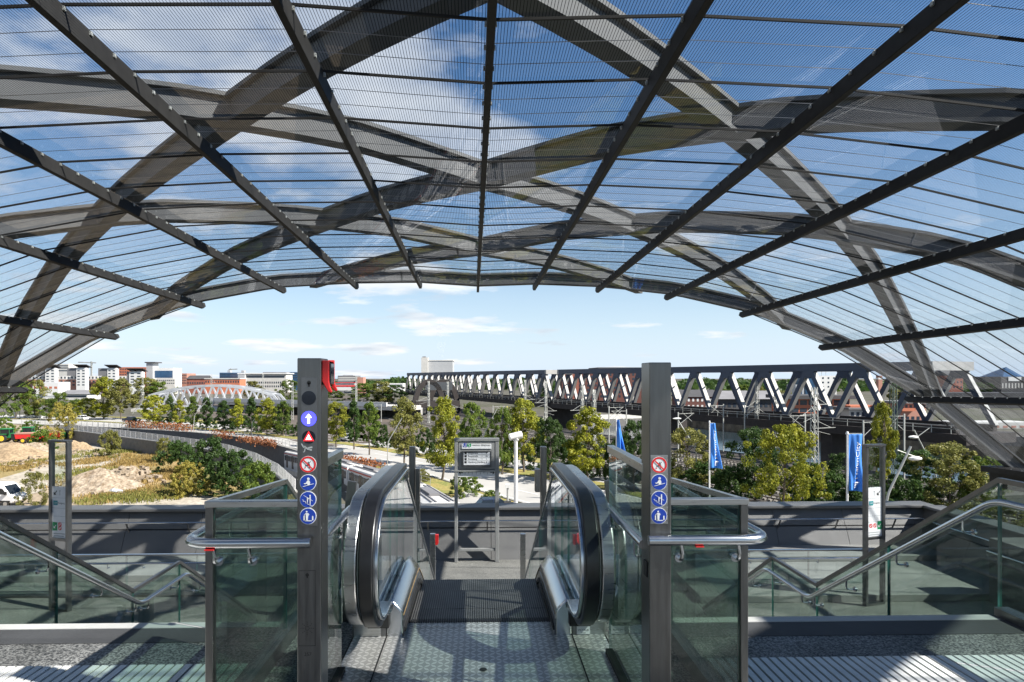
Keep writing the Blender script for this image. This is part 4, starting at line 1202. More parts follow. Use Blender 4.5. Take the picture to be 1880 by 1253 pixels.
def carriage(u0, u1):
    a = tpt(u0); b = tpt(u1); a = a - TO; b = b - TO
    d = (b-a).normalized(); r = d.cross(Vector((0,0,1))).normalized(); up = r.cross(d); Ln = (b-a).length
    def L3(x, y, z): return a + d*x + r*y + up*z
    def brick(m, x0,x1,y0,y1,z0,z1,mi=0):
        vs = [L3(x,y,z) for z in (z0,z1) for x,y in ((x0,y0),(x1,y0),(x1,y1),(x0,y1))]
        m.add(vs, [(0,3,2,1),(4,5,6,7),(0,1,5,4),(1,2,6,5),(2,3,7,6),(3,0,4,7)], mi)
    m = MB(); prof = [(-1.28,-3.3),(1.28,-3.3),(1.33,-2.4),(1.30,-.45),(-1.30,-.45),(-1.33,-2.4)]
    m.sweep([a,b], prof, up=tuple(up)); body = m.build('carriage', M['train_white'], train, bevel=.05)
    m = MB(); m.sweep([a+d*.05,b-d*.05], [(-1.29,-.44),(1.29,-.44),(1.22,-.22),(.85,-.05),(-.85,-.05),(-1.22,-.22)], up=tuple(up)); m.build('roof', M['train_roof'], body)
    m = MB()
    for y in (-.75,-.45,.45,.75): brick(m, .4, Ln-.4, y-.05, y+.05, -.10, .02)
    brick(m, Ln*.3, Ln*.7, -.38, .38, -.08, .16); m.build('roof_rib', M['roof_grey'], body)
    for s in (-1,1):
        y0, y1 = sorted((s*1.29, s*1.345))
        m = MB(); brick(m, .05, Ln-.05, y0, y1, -.55, -.40); m.build('red_stripe', M['train_red'], body)
        m = MB(); x = .6
        while x < Ln-1.2:
            brick(m, x, min(x+1.35, Ln-.5), y0, y1-.0, -1.75, -.80); x += 1.6
        m.build('window_band', M['window'], body)
        for x in (Ln*.18, Ln*.50, Ln*.82):
            m = MB(); brick(m, x-.65, x+.65, y0+(.005 if s>0 else -.005), y1+(.005 if s>0 else -.005), -2.95, -.70); m.build('door', M['train_door'], body)
    return b
us = [2.0, 17.5, 32.5, 47.0, 61.5, 76.0, 90.0, 104.0]
for u0, u1 in zip(us[:-1], us[1:]):
    carriage(u0+.35, u1-.35)
for u in us[1:-1]:
    a = tpt(u-.5)-TO; b = tpt(u+.5)-TO; m = MB(); m.sweep([a-Vector((0,0,.0)),b], [(-1.05,-3.0),(1.05,-3.0),(1.05,-.35),(-1.05,-.35)]); m.build('gangway_bellows', M['roof_grey'], train)
# ================================================================== BRIDGES AND RAILWAY
DK_ = 6.4; TOPZ = 16.25; BAY = 9.55
def truss(s_off, t0, nb, label):
    root = thing('truss_bridge', label, 'bridge', (*BF(t0, s_off), DK_), 0, 'steel truss railway bridges')
    O = Vector(root.location)
    def P(t, s, z): p = BF(t, s); return Vector((p[0],p[1],z)) - O
    span = nb*BAY; planes = (s_off, s_off+8.6)
    for s in planes:
        m = MB(); m.beam(P(t0+BAY*.5-1.2,s,TOPZ-.6), P(t0+span-BAY*.5+1.2,s,TOPZ-.6), .95, 1.25); m.build('top_chord', M['navy'], root, bevel=.03)
        m = MB(); m.beam(P(t0,s,DK_+.3), P(t0+span,s,DK_+.3), .9, 1.0); m.build('bottom_chord', M['rust'], root)
        for k in range(nb):
            tb0 = t0+k*BAY; tt = tb0+BAY/2; tb1 = tb0+BAY
            lo, hi = DK_+.6, TOPZ-1.1
            w0, w1 = .72, 1.0
            for (ta, tb, gap) in ((tb0, tt, -.45), (tb1, tt, .45)):
                # tapered box diagonal, broader toward the top chord
                a = P(ta, s, lo); b = P(tb+gap, s, hi)
                d = (b-a).normalized(); side = bn.copy(); up = d.cross(side).normalized()
                vs = []
                for p, w_ in ((a, .62), (b, .85)):
                    for i, j in ((-1,-1),(1,-1),(1,1),(-1,1)): vs.append(p + up*(i*w_/2) + side*(j*.42))
                m = MB(); m.add(vs, [(0,1,2,3),(7,6,5,4),(0,4,5,1),(1,5,6,2),(2,6,7,3),(3,7,4,0)])
                dg = m.build('diagonal', [M['bridge_light']], root)  # sunlit faces put into the colour, sides stay navy
                # navy outer faces
                m = MB()
                for sd_ in (-1,1):
                    vs2 = [vs[0]+side*0, vs[1]+side*0, vs[5], vs[4]] if sd_ < 0 else [vs[3], vs[2], vs[6], vs[7]]
                    vs2 = [v + side*(sd_*.012) for v in vs2]; m.poly(vs2 if sd_ > 0 else vs2[::-1])
                m.build('painted_side', M['navy'], dg)
            # gusset
            m = MB(); g = [P(tt-1.35,s,hi+.25),P(tt+1.35,s,hi+.25),P(tt+.95,s,hi-.75),P(tt+.35,s,hi-1.35),P(tt-.35,s,hi-1.35),P(tt-.95,s,hi-.75)]
            o_ = bn*.45; n_ = len(g); m.add([v-o_ for v in g]+[v+o_ for v in g], [tuple(range(n_)),tuple(range(2*n_-1,n_-1,-1))]+[(i,n_+i,n_+(i+1)%n_,(i+1)%n_) for i in range(n_)])
            m.build('gusset', M['navy'], root)
    m = MB()
    for k in range(nb):
        t_ = t0+(k+.5)*BAY; m.beam(P(t_,planes[0],TOPZ-.35), P(t_,planes[1],TOPZ-.35), .5, .5)
        if k < nb-1: m.beam(P(t_,planes[0],TOPZ-.35), P(t_+BAY,planes[1],TOPZ-.35), .22, .22)
    m.build('top_bracing', M['navy'], root)
    for t_ in (t0+BAY*.5-1.25, t0+span-BAY*.5+1.25):
        m = MB(); m.beam(P(t_,planes[0]-.5,TOPZ-.62), P(t_,planes[1]+.5,TOPZ-.62), .9, 1.3); m.build('portal_beam', M['bridge_light'], root)
    m = MB(); q = [BF(t0-2,planes[0]-1.6),BF(t0+span+2,planes[0]-1.6),BF(t0+span+2,planes[1]+1.2),BF(t0-2,planes[1]+1.2)]
    m.prism([(x-O.x,y-O.y) for x,y in q], -1.55, -.15); m.build('deck', M['rust'], root)
    m = MB(); s = planes[0]-1.5
    for z in (.55, 1.0): m.beam(P(t0-2,s,DK_+z), P(t0+span+2,s,DK_+z), .06, .06)
    m.build('handrail', M['mast'], root)
    k = 0
    while k*2.6 < span and k < 100:
        m = MB(); m.beam(P(t0+k*2.6,s,DK_-.2), P(t0+k*2.6,s,DK_+1.02), .08, .08); m.build('rail_post', M['mast'], root); k += 1
    # end portal
    return root
truss(0, -21.8, 12, 'nearer navy steel truss railway bridge with pale zigzag members')
truss(0, 93.5, 17, 'long navy steel truss railway bridge leading away behind the arched portal')

# bridge approach in front, quays and piers
def prism_thing(name, label, cat, pts, z0, z1, mt, part='wall', struct_=False):
    t = thing(name, label, cat, (pts[0][0],pts[0][1],z0)); m = MB(); m.prism([(p[0]-pts[0][0],p[1]-pts[0][1]) for p in pts], 0, z1-z0); m.build(part, mt, t); return t
for i, tt in enumerate((-2, 46, 93.5)):
    o = prism_thing('bridge_pier', 'dark stone pier in the water under the truss bridges', 'pier', [BF(tt-1.1,-1),BF(tt+1.1,-1),BF(tt+1.1,10),BF(tt-1.1,10)], -3.4, DK_-1.6, M['rust']); o['group'] = 'stone bridge piers'
def quay():
    t = thing('quay_wall', 'long quay wall of pale sheet piles along the water behind the tracks', 'wall', (*BF(0,24),-3.2)); O = Vector(t.location)
    P = [Vector((*BF(a, 60 if a > 112 else 58),-3.2))-O for a in (-160,112)]
    m = MB(); m.beam(P[0]+Vector((0,0,4)), P[1]+Vector((0,0,4)), 1.2, 2.0); m.build('cap', M['concrete_dark'], t)  # dark tone paints the bridge deck's shadow onto the cap
    m = MB(); n = 220; fr = []; bk = []
    for k in range(n+1):
        p = P[0].lerp(P[1], k/n)
        for dz in (-.6, 3.1): fr.append(p - bn*(.45 if (k//2) % 2 else .0) + Vector((0,0,dz)))
    m.add(fr, [(2*k,2*k+2,2*k+3,2*k+1) for k in range(n)]); m.beam(P[0]+Vector((0,0,1.2))+bn*.4, P[1]+Vector((0,0,1.2))+bn*.4, .5, 3.6)
    m.build('sheet_piles', M['rust_tan'], t)
quay()
def bank_wall():
    t = thing('bank_wall', 'pale concrete bank wall with dark piles left of the water', 'wall', (*BF(112,0),-3.2)); O = Vector(t.location)
    a = Vector((*BF(112,-2),-3.2))-O; b = Vector((*BF(112,60),-3.2))-O
    m = MB(); m.beam(a+Vector((0,0,3.3)), b+Vector((0,0,3.3)), 1.0, 1.6); m.build('cap', M['concrete_light'], t)
    m = MB(); m.beam(a+Vector((0,0,1.2)), b+Vector((0,0,1.2)), .8, 2.8); m.build('pile_row', M['concrete_dark'], t)
    return t
bank_wall()
# railway tracks
def track(s, label, z=.1, t0=-165, t1=320):
    o = thing('railway_track', label, 'railway track', (*BF(0,s), z), 0, 'railway tracks beside the road')
    O = Vector(o.location); r0, r1 = MB(), MB()
    for q, mm in ((-.72,r0),(.72,r1)):
        a = Vector((*BF(t0,s+q),z+.28))-O; b = Vector((*BF(t1,s+q),z+.28))-O; mm.beam(a, b, .08, .16); mm.build('rail', M['rail'], o)
    m = MB(); k = t0
    while k < min(t1, 150):
        p = Vector((*BF(k,s),z+.1))-O; m.beam(p-bn*1.3, p+bn*1.3, .26, .2); k += .8
    x = m.build('sleepers', M['sleeper'], o); x['kind'] = 'stuff'
    return o
for i, s in enumerate((-40,-35.4,-30.8,-26.2,-21.6,-17)):
    track(s, ['railway track nearest the hedge along the road','second railway track from the road, rails on dark ballast','third railway track from the road, rails on dark ballast','fourth railway track from the road, rails on dark ballast','fifth railway track from the road, below the bridge','railway track nearest the water and the truss bridge'][i])

# catenary masts
def lattice_mast(px, base, top, dep, label, w=.55, arms=(), mt='mast', group='lattice masts along the tracks', z0=0.0):
    p = W(px, base, dep); x, y = p.x, p.y; h = W(px, top, dep).z - z0
    t = thing('lattice_mast', label, 'mast', (x,y,z0), .41, group)
    for sx in (-1,1):
        for sy in (-1,1):
            m = MB(); m.beam((sx*w/2,sy*w/2,0),(sx*w*.32,sy*w*.32,h), .09, .09); m.build('leg', M[mt], t)
    m = MB(); n = max(6, int(h/.85)); 
    for k in range(n):
        za, zb = h*k/n, h*(k+1)/n; wa = w*(1-.36*k/n)/2; wb = w*(1-.36*(k+1)/n)/2; q = 1 if k % 2 else -1
        for ax in (0,1):
            for sd_ in (-1,1):
                if ax == 0: m.beam((q*wa,sd_*wa,za),(-q*wb,sd_*wb,zb),.045,.045)
                else: m.beam((sd_*wa,q*wa,za),(sd_*wb,-q*wb,zb),.045,.045)
    m.build('lacing', M[mt], t)
    for (za, ln, kind) in arms:
        m = MB()
        if kind == 'arm':
            m.beam((0,0,za),(ln,0,za),.08,.08); m.beam((0,0,za+1.3),(ln*.8,0,za),.06,.06); m.beam((ln*.75,0,za-1.0),(0,0,za-.3),.05,.05)
        else:
            m.beam((0,0,za),(ln,0,za-abs(ln)*.55),.07,.07)
        m.build('cantilever_arm', M[mt], t)
    return t
lattice_mast(1495,890,711,92,'tall pale lattice mast left of the last blue banner',.85,((10,3.2,'arm'),(6.5,4.5,'arm'),(8.5,-3,'arm')))
lattice_mast(1390,790,700,118,'pale lattice mast under the truss bridge above the big yellow tree',.6,((8.5,-3,'arm'),(7,3,'arm')))
lattice_mast(1424,800,717,125,'short pale lattice mast right of the bridge diagonal above the yellow tree',.6,((7,3,'arm'),))
lattice_mast(1640,880,706,80,'dark green lattice mast beside the roof springing on the right',.8,((9,-3.5,'arm'),(6,-4.5,'arm'),(4,3,'arm')),'mast_dark')
lattice_mast(1069,790,708,135,'pale lattice mast before the brick warehouses',.6,((7,-3,'arm'),(6,3,'arm')))
lattice_mast(1091,800,716,125,'pale lattice mast left of the right sign pillar',.6,((7,-3.5,'arm'),(5,3,'arm')))
lattice_mast(1002,780,700,150,'thin lattice mast in front of the middle of the truss bridge',.55,((8,-3,'arm'),(6,3,'arm')))
lattice_mast(964,780,698,170,'thin lattice mast left of the middle of the truss bridge',.55,((8,3,'arm'),))
lattice_mast(822,780,701,190,'lattice mast in the right foot of the arched portal',.6,((7,-4,'arm'),(5,4,'arm')))
lattice_mast(787,780,700,190,'lattice mast in the middle of the arched portal',.6,((7,-4,'arm'),))
lattice_mast(654,770,690,230,'lattice mast on the viaduct right of the red hood',.6,((9,-4,'arm'),))
lattice_mast(537,780,702,210,'lattice mast close to the left sign pillar',.6,((9,3,'arm'),))
lattice_mast(483,770,686,230,'lattice mast at the right part of the pale bow bridge',.6,((10,-3,'arm'),))
lattice_mast(388,760,686,240,'lattice mast with small crossbar behind the pale bow bridge',.55,((12,1.5,'arm'),))
lattice_mast(262,770,690,240,'lattice mast at the left end of the pale bow bridge',.55,((9,-3,'arm'),))
# contact line posts with slanting arms among the street trees
k = 0
for px, base, top, dep in ((1245,830,757,105),(1328,800,742,118),(1367,806,744,112),(1478,830,760,95),(1585,840,772,86),(1660,830,760,82),(1118,800,746,120),(870,780,742,170),(905,785,745,160),(1150,806,752,118),(735,775,745,190),(700,775,742,200)):
    p = W(px, base, dep); h = W(px, top, dep).z
    t = thing('contact_line_post', 'slim grey contact line post with slanting arms beside the tracks', 'post', (p.x,p.y,0), .41, 'contact line posts')
    m = MB(); m.beam((0,0,0),(0,0,h),.16,.16); m.build('post', M['mast'], t)
    sg = -1 if k % 2 else 1
    m = MB(); m.sweep([(0,0,h-.3),(sg*3.4,0,h-.25)], [(-.035,-.035),(.035,-.035),(.035,.035),(-.035,.035)]); m.beam((0,0,h-2.2),(sg*3.2,0,h-.3),.06,.06); m.beam((sg*1.2,0,h-.3),(sg*2.9,0,h-1.6),.05,.05); m.build('bracket_arm', M['mast'], t)
    k += 1
# old arched portal of the road bridge
def portal():
    Y = 235; c = W(803, 757, Y); t = thing('arched_portal', 'dark steel arched portal of the old bridge left of the truss', 'bridge portal', (c.x,c.y,0), .28)
    R_ = 46*mpp(c); h = (757-701)*mpp(c); zb = c.z
    for dx, dy in ((-R_*.34,0),(R_*.42,7)):
        m = MB(); pts = []
        for k in range(17):
            a = PI*k/16; pts.append((dx+R_*.62*math.cos(a)*-1, dy, zb-4+ (h+4)*math.sin(a)**.75))
        m.sweep(pts, [(-.9,-.8),(.9,-.8),(.9,.8),(-.9,.8)], up=(0,1,0)); m.build('arch_rib', M['rust'], t)
    m = MB(); m.box(-R_*.5,R_*.6,-.8,.8,zb+h*.72,zb+h*.98); m.build('cross_beam', M['steel_dark'], t)
    m = MB(); m.box(-R_*.9,R_*.9,-1,9,zb+h*.16,zb+h*.36); m.build('deck', M['rust'], t)
    m = MB(); m.box(-R_*.95,-R_*.62,-1,8,0,zb+2.2); m.build('abutment', M['concrete_light'], t)
portal()
# pale bow bridge on the left
def bow():
    Y = 262; a = W(256,752,Y); b = W(520,752,Y); t = thing('bow_bridge', 'pale grey bow shaped truss bridge behind the young trees', 'bridge', a)
    Lx = (b-a).length; dx = (b-a).normalized(); H0 = (752-733)*mpp(a); H = (752-708.5)*mpp(a); n = 8
    rz = math.atan2(dx.y, dx.x); t.rotation_euler = (0,0,rz)
    def top(u): 
        return H0 + (H-H0)*(1-(2*u-1)**2) if .04 < u < .96 else 0
    for dy in (0, 9):
        m = MB(); m.sweep([(0,dy,.8)]+[(Lx*u,dy,top(u)) for u in [.07+.86*k/16 for k in range(17)]]+[(Lx,dy,.8)], [(-.35,-.45),(.35,-.45),(.35,.45),(-.35,.45)]); m.build('bow_chord', M['bridge_grey'], t)
        m = MB(); m.box(0,Lx,dy-.4,dy+.4,0,1.2); m.build('bottom_chord', M['bridge_grey'], t)
        for k in range(n):
            u0 = k/n; um = (k+.5)/n; u1 = (k+1)/n
            for ua in (u0,u1):
                m = MB(); m.beam((Lx*(ua*.92+.04),dy,1.0),(Lx*(um*.92+.04),dy,top(um*.92+.04)),.6,.6,up=(0,1,0)); m.build('diagonal', M['bridge_grey'], t)
    m = MB()
    for k in range(n):
        u = ((k+.5)/n)*.92+.04; m.beam((Lx*u,0,top(u)),(Lx*u,9,top(u)),.4,.4)
    m.build('cross_bracing', M['bridge_grey'], t)
    m = MB(); m.box(-3,Lx+3,-.8,9.8,-1.2,.2); m.build('deck', M['concrete_light'], t)
bow()
# long pale viaduct left of the truss
def viaduct():
    Y = 235; a = W(560,752,Y); b = W(742,752,Y-25); t = thing('viaduct', 'long pale concrete railway viaduct with white parapet behind the street trees', 'viaduct', (a.x,a.y,0))
    d = (b-a); Lx = Vector((d.x,d.y)).length; t.rotation_euler = (0,0,math.atan2(d.y,d.x)); zt = W(600,735,Y).z
    m = MB(); m.box(-60,Lx,-1,9,zt-2.6,zt-1.2); m.build('deck', M['concrete_light'], t)
    m = MB(); m.box(-60,Lx*.86,-1.2,-.8,zt-1.5,zt); m.build('parapet', M['white'], t)
    for k in range(6):
        m = MB(); m.box(-50+k*16,-48.4+k*16,-.5,8,0,zt-2.6); m.build('pier', M['concrete'], t)
    m = MB(); m.box(-60,Lx,8.6,9,0,zt-2.6); m.build('back_wall', M['concrete_dark'], t)
viaduct()
# ================================================================== BUILDINGS
def building(name, label, x0, x1, top, D, mt, floors=(), cols=0, win='window', deep=18, turn=0.0, wsize=(.55,.55), parts=(), roof=None, cat='building', base=0.0, ztop=None):
    """block seen between photo columns x0..x1 at distance D, with a grid of single windows or ribbons"""
    a = W(x0, top, D); b = W(x1, top, D); wid = (b-a).length; h = a.z - base
    rz = math.atan2(b.y-a.y, b.x-a.x) + turn
    t = thing(name, label, cat, (a.x, a.y, base), rz)
    m = MB(); m.box(0,wid,0,deep,0,h); m.build('wall', mt, t)
    u = mpp(a)
    def X(px): return (px-x0)*u
    def Z(py): return h-(py-top)*u
    for (y0, y1, n) in floors:
        z1, z0 = Z(y0), Z(y1)
        if n == 0:
            q = MB(); q.box(wid*.03,wid*.97,-.06,.4,z0,z1); q.build('window_band', M[win], t)
        else:
            me = None
            for k in range(n):
                cx = wid*(k+.5)/n; ww = wid/n*wsize[0]
                if me is None:
                    q = MB(); q.box(-ww/2,ww/2,-.06,.4,0,z1-z0); o = q.build('window', M[win], t); me = o.data
                else:
                    o = bpy.data.objects.new('window', me); COL.objects.link(o); o.parent = t
                o.location = (cx,0,z0)
    for p in parts:
        kind, px0, px1, py0, py1, dy, m_ = p[:7]
        q = MB(); q.box(X(px0),X(px1),dy,dy+p[7] if len(p) > 7 else deep*.6,Z(py1),Z(py0)); q.build(kind, M[m_], t)
    if roof:
        kind, ov, th, m_ = roof; q = MB()
        if kind == 'flat': q.box(-ov,wid+ov,-ov,deep+ov,h,h+th)
        elif kind == 'gable': q.slab([(-ov,h),(deep+ov,h),(deep/2,h+th)], 0, -ov, wid+ov)
        elif kind == 'mono': q.slab([(-ov,h+th),(deep+ov,h),(deep+ov,h+.4),(-ov,h+th+.4)], 0, -ov, wid+ov)
        q.build('roof', M[m_], t)
    return t
# left skyline
building('brick_office','long pale brick office block with white attic row and four white stair towers',50,242,690.5,520,M['brick_pale'],((699,702.5,26),(705.5,708.5,26)),parts=(('attic',50,242,690.5,697,-.05,'white',10),)+tuple(('attic_window',54+k*6.3,56.6+k*6.3,692,695.5,-.12,'window',1) for k in range(29)))
for i,(x0,x1,tp) in enumerate(((83,101,676),(140,157.5,675.5),(197,213,676),(237,261,682.5))):
    building('stair_tower',['white stair tower closest to the roof springing, with grey flank','second white stair tower along the brick office, with sloping dark roof','third white stair tower along the brick office, with sloping dark roof','white stair tower at the right end of the brick office'][i],x0,x1,tp,512,M['white'],tuple((680+k*5.2,682+k*5.2,2) for k in range(6)),deep=4,wsize=(.5,.5),roof=('mono',1.6,2.2,'roof_dark'),parts=(('grey_flank',x0-(17 if i < 3 else 5),x0+.2,tp+.5,690.5 if i < 3 else 712,.3,'roof_grey',3),))  # flank box in grey: shade on the white tower put into its colour
building('office_block','pale office block with grey window bands behind the white stair towers',92,126,668.5,640,M['offwhite'],((671,673,0),(675,677,0),(680,682,0)),deep=20)
building('low_house','small white flat house in front of the brick office at the left',60,107,702,420,M['white'],((710,714,5),),win='brick_orange',deep=12)
building('low_hall','low grey shed roofs among the trees at the left',112,160,724,400,M['offwhite'],((727,730,0),),deep=14,roof=('gable',.8,2.4,'roof_grey'))
building('brick_office','long red brick office block high behind the white stair towers',200,272,674.5,600,M['brick_orange'],((677,679.5,18),(682,684.5,18),(687,689.5,18)))
building('glass_office','white office with round dark blue glass front and thin tower',283,318,676,560,M['white'],((681,694,0),),win='window_blue',deep=16,parts=(('tower',272,283.5,666,712,-3,'grey_clad',10),('tower_cap',270,289,665,667,-4,'roof_dark',12)))
building('low_wing','white wing with rows of small windows below the round glass office',288,321,695,540,M['offwhite'],((698,700,9),(703,705,9)),deep=12)
building('brick_office','pink brick office block with five rows of windows',320,343,686,580,M['brick_pale'],tuple((688.5+k*4.6,691+k*4.6,7) for k in range(4)))
building('brick_hall','low red brick hall with dark roof left of the orange one',343,378,696,560,M['brick'],((702,705,8),),deep=14,roof=('gable',.5,3,'roof_dark'))
building('brick_hall','long orange brick hall with window strip behind the bow bridge',376,440,696.5,540,M['brick_orange'],((699.5,703,14),),deep=14,roof=('flat',.4,.8,'offwhite'))
building('glass_office','dark blue glass office slab with roof plant',403,437,684.5,640,M['window_blue'],((686.5,688,0),(690,691.5,0),(693,694.5,0)),win='window',parts=(('roof_plant',416,421,680,684.5,2,'grey_clad',5),('roof_plant',441,446,680.5,684.5,2,'grey_clad',5)))
building('curved_office','long pale office complex with flat white roofs behind the bow bridge',439,525,687,580,M['offwhite'],((690.5,694,0),(701,704.5,22),(708,711.5,22)),deep=20,roof=('flat',1.2,.9,'white'),parts=(('stair_core',440,452,688,715,-4,'grey_clad',8),('upper_storey',480,522,683.5,687,3,'roof_grey',12)))
building('glass_office','dark blue glass block just left of the left sign pillar',527,546,683.5,640,M['window_blue'],((685.5,687,0),(689,690.5,0),(693,694.5,0)),win='window')
building('office_block','dark grey office block with pale bands right of the red hood',620,655,690,560,M['roof_grey'],((693,695,0),(697,699,0)),win='offwhite',parts=(('roof_storey',628,647,688.5,690,3,'grey_clad',8),))
building('brick_block','plain red brick block right of the dark grey office',656,667,693,555,M['brick_pale'],deep=12)
building('long_shed','flat white shed roofs on the skyline left of the truss bridge',692,740,704.5,640,M['white'],((706.5,708.5,0),),deep=20)
building('power_station','large pale grey clad power station block with steel chimney tower',785,831,662,700,M['grey_clad'],deep=40,parts=(('tower',774,786,657,690,-4,'offwhite',14),('tower_cap',776,782,655,657.2,-3,'roof_grey',8),('roof_edge',784,832,661.5,663,-.4,'offwhite',40)))
# commuter train standing on the far viaduct, red and white
t = building('commuter_train','red and white commuter train on the far embankment right of the red hood',611,652,703,330,M['white'],((704.5,706.5,0),),deep=3,cat='train',base=7.2,parts=(('red_band',611,652,707.5,710.5,-.08,'red',.3),('red_roof_band',611,652,702.4,703.6,-.08,'red',3)))
# right side: warehouses and town behind the truss
building('brick_warehouse','tall dark red brick warehouse behind the left half of the truss',1032,1098,684,330,M['brick_dark'],tuple((690+k*8,694+k*8,9) for k in range(6)),wsize=(.4,1),deep=30,parts=(('gable_bay',1050,1062,680,745,-.8,'brick',4),))
building('brick_warehouse','tall dark brick warehouse with flat roof behind the right sign pillar',1100,1192,679,340,M['brick_dark'],tuple((686+k*8,690+k*8,11) for k in range(6)),wsize=(.4,1),deep=30,roof=('flat',.5,1.2,'roof_dark'))
building('brick_house','dark brick house with white windows right of the right sign pillar',1252,1318,729,230,M['brick_dark'],((732,737.5,8),(744,749,8)),win='white',wsize=(.42,1),deep=12,roof=('gable',.4,2.5,'roof_dark'))
t = building('brick_turret','round red brick turret on the skyline right of the right sign pillar',1239,1246,716,420,M['brick_orange'],((720,724,2),),deep=5)
q = MB(); q.cone((1.2,2.5,t.location.z+W(0,716,420).z),(1.2,2.5,W(0,709,420).z),2.2,.3,12); q.build('cupola', M['grey_clad'], t)
building('dark_hall','long dark hall with skylights behind the middle of the truss',1315,1450,733,250,M['roof_dark'],((740,748,14),),deep=30,roof=('gable',1.0,3,'roof_grey'))
building('brick_office','modern red brick office with dark glazing right behind the truss',1452,1560,733,210,M['brick_orange'],((735,744,7),(750,757,7)),wsize=(.82,1),deep=14,roof=('flat',1.5,1.2,'roof_dark'))
building('white_tower','white tower block with rows of small windows and roof aerials',1496,1536,690,420,M['white'],tuple((693+k*8,696+k*8,4) for k in range(3)),wsize=(.3,1),deep=16,parts=(('blue_flank',1478,1497,689,735,-.5,'window_blue',15),('aerial',1513,1513.6,681,690,3,'mast',.3),('aerial',1521,1521.6,683,690,3,'mast',.3),('aerial',1503,1503.6,684,690,3,'mast',.3)))
building('blue_shed','pale blue gabled house behind the truss left of the white tower',1461,1476,707,400,M['bridge_grey'],((718,726,1),),win='window_blue',deep=12)
building('terrace_house','low terrace with orange awnings below the roof springing on the right',1652,1700,741,190,M['brick_pale'],((744,749,6),(765,772,5)),deep=10,roof=('flat',.8,.6,'roof_grey'),parts=(('awning',1652,1676,750,755,-1.2,'brick_orange',1.2),))
building('terrace_house','long low pale shops behind the end of the truss',1560,1640,752,200,M['offwhite'],((757,765,8),),deep=10,roof=('flat',.8,.6,'roof_grey'),parts=(('sign_band',1562,1612,745,750,.2,'brick_orange',6),))
t = building('factory_chimney','tall pale brick chimney behind the right end of the truss',1613,1620,690,520,M['brick_pale'],deep=3.5,parts=(('chimney_band',1612.6,1620.4,694,697,-.1,'white',3.8),))
building('brick_gable','stepped brick gable seen through the roof glass under the bridge portal',1742,1768,690,300,M['brick'],((700,704,4),(709,713,4)),wsize=(.35,1),deep=14,roof=('gable',.3,3,'roof_dark'))
t = building('dark_tower','dark block with white band and pyramid roof at the right edge',1838,1885,692,320,M['roof_dark'],((704,713,8),),win='offwhite',wsize=(.35,1),deep=20,parts=(('sign_band',1851,1875,692.5,700,-.3,'white',1),))
q = MB(); z = W(0,692,320).z; a = 10*320/FPX; 
q.add([(a*.6,1,z),(a*4.6,1,z),(a*4.6,16,z),(a*.6,16,z),(a*3.4,8,z+5.2)],[(0,1,4),(1,2,4),(2,3,4),(3,0,4),(3,2,1,0)]); q.build('pyramid_roof', M['window_blue'], t)
building('quay_hall','low dark hall along the far bank at the right edge',1700,1900,722,280,M['roof_dark'],((732,744,20),),deep=20)
building('graffiti_wall','pale low building with painted wall beyond the right springing',1760,1900,776,170,M['offwhite'],((782,786,9),),win='brick_pale',deep=8)
# cranes
def crane(px, base, top, D, jib, label):
    p = W(px, base, D); h = W(px, top, D).z; t = thing('tower_crane', label, 'crane', (p.x,p.y,0)); 
    m = MB(); m.beam((0,0,0),(0,0,h),1.4,1.4); m.build('tower', M['mast'], t); m = MB(); m.beam((-jib*.35,0,h*.95),(jib,0,h*.97),1.0,1.2); m.build('jib', M['mast'], t)
crane(168,700,664,700,-14,'pale tower crane behind the white stair towers'); crane(424,700,677,800,8,'small tower crane above the blue glass office')
# steam from the power station
m, nt, out = new_mat('steam'); co = objco(nt)
pv = nt.nodes.new('ShaderNodeVolumePrincipled'); pv.inputs['Color'].default_value = (.95,.96,1,1)
n_ = ramp(nt, noise(nt, co, .07, 5, .6), [(.46,0.0),(.72,1.0)])
sx = nd(nt,'ShaderNodeSeparateXYZ'); nt.links.new(co, sx.inputs[0])
ra = mth(nt,'SQRT', mth(nt,'ADD', mth(nt,'POWER',sx.outputs[0],2.0), mth(nt,'POWER',sx.outputs[1],2.0)))
fall = mth(nt,'SUBTRACT',1.0,mth(nt,'DIVIDE',ra,mth(nt,'ADD',4.0,mth(nt,'MULTIPLY',sx.outputs[2],.12))),clamp=True)
nt.links.new(mth(nt,'MULTIPLY',mth(nt,'MULTIPLY',n_,fall),.16), pv.inputs['Density']); nt.links.new(pv.outputs[0], out.inputs['Volume'])
b = W(810,656,760); q = MB(); q.box(-13,13,-13,13,0,45); o = q.build('steam_plume', m, loc=b); tag(o,'faint white steam plume rising above the power station','steam')
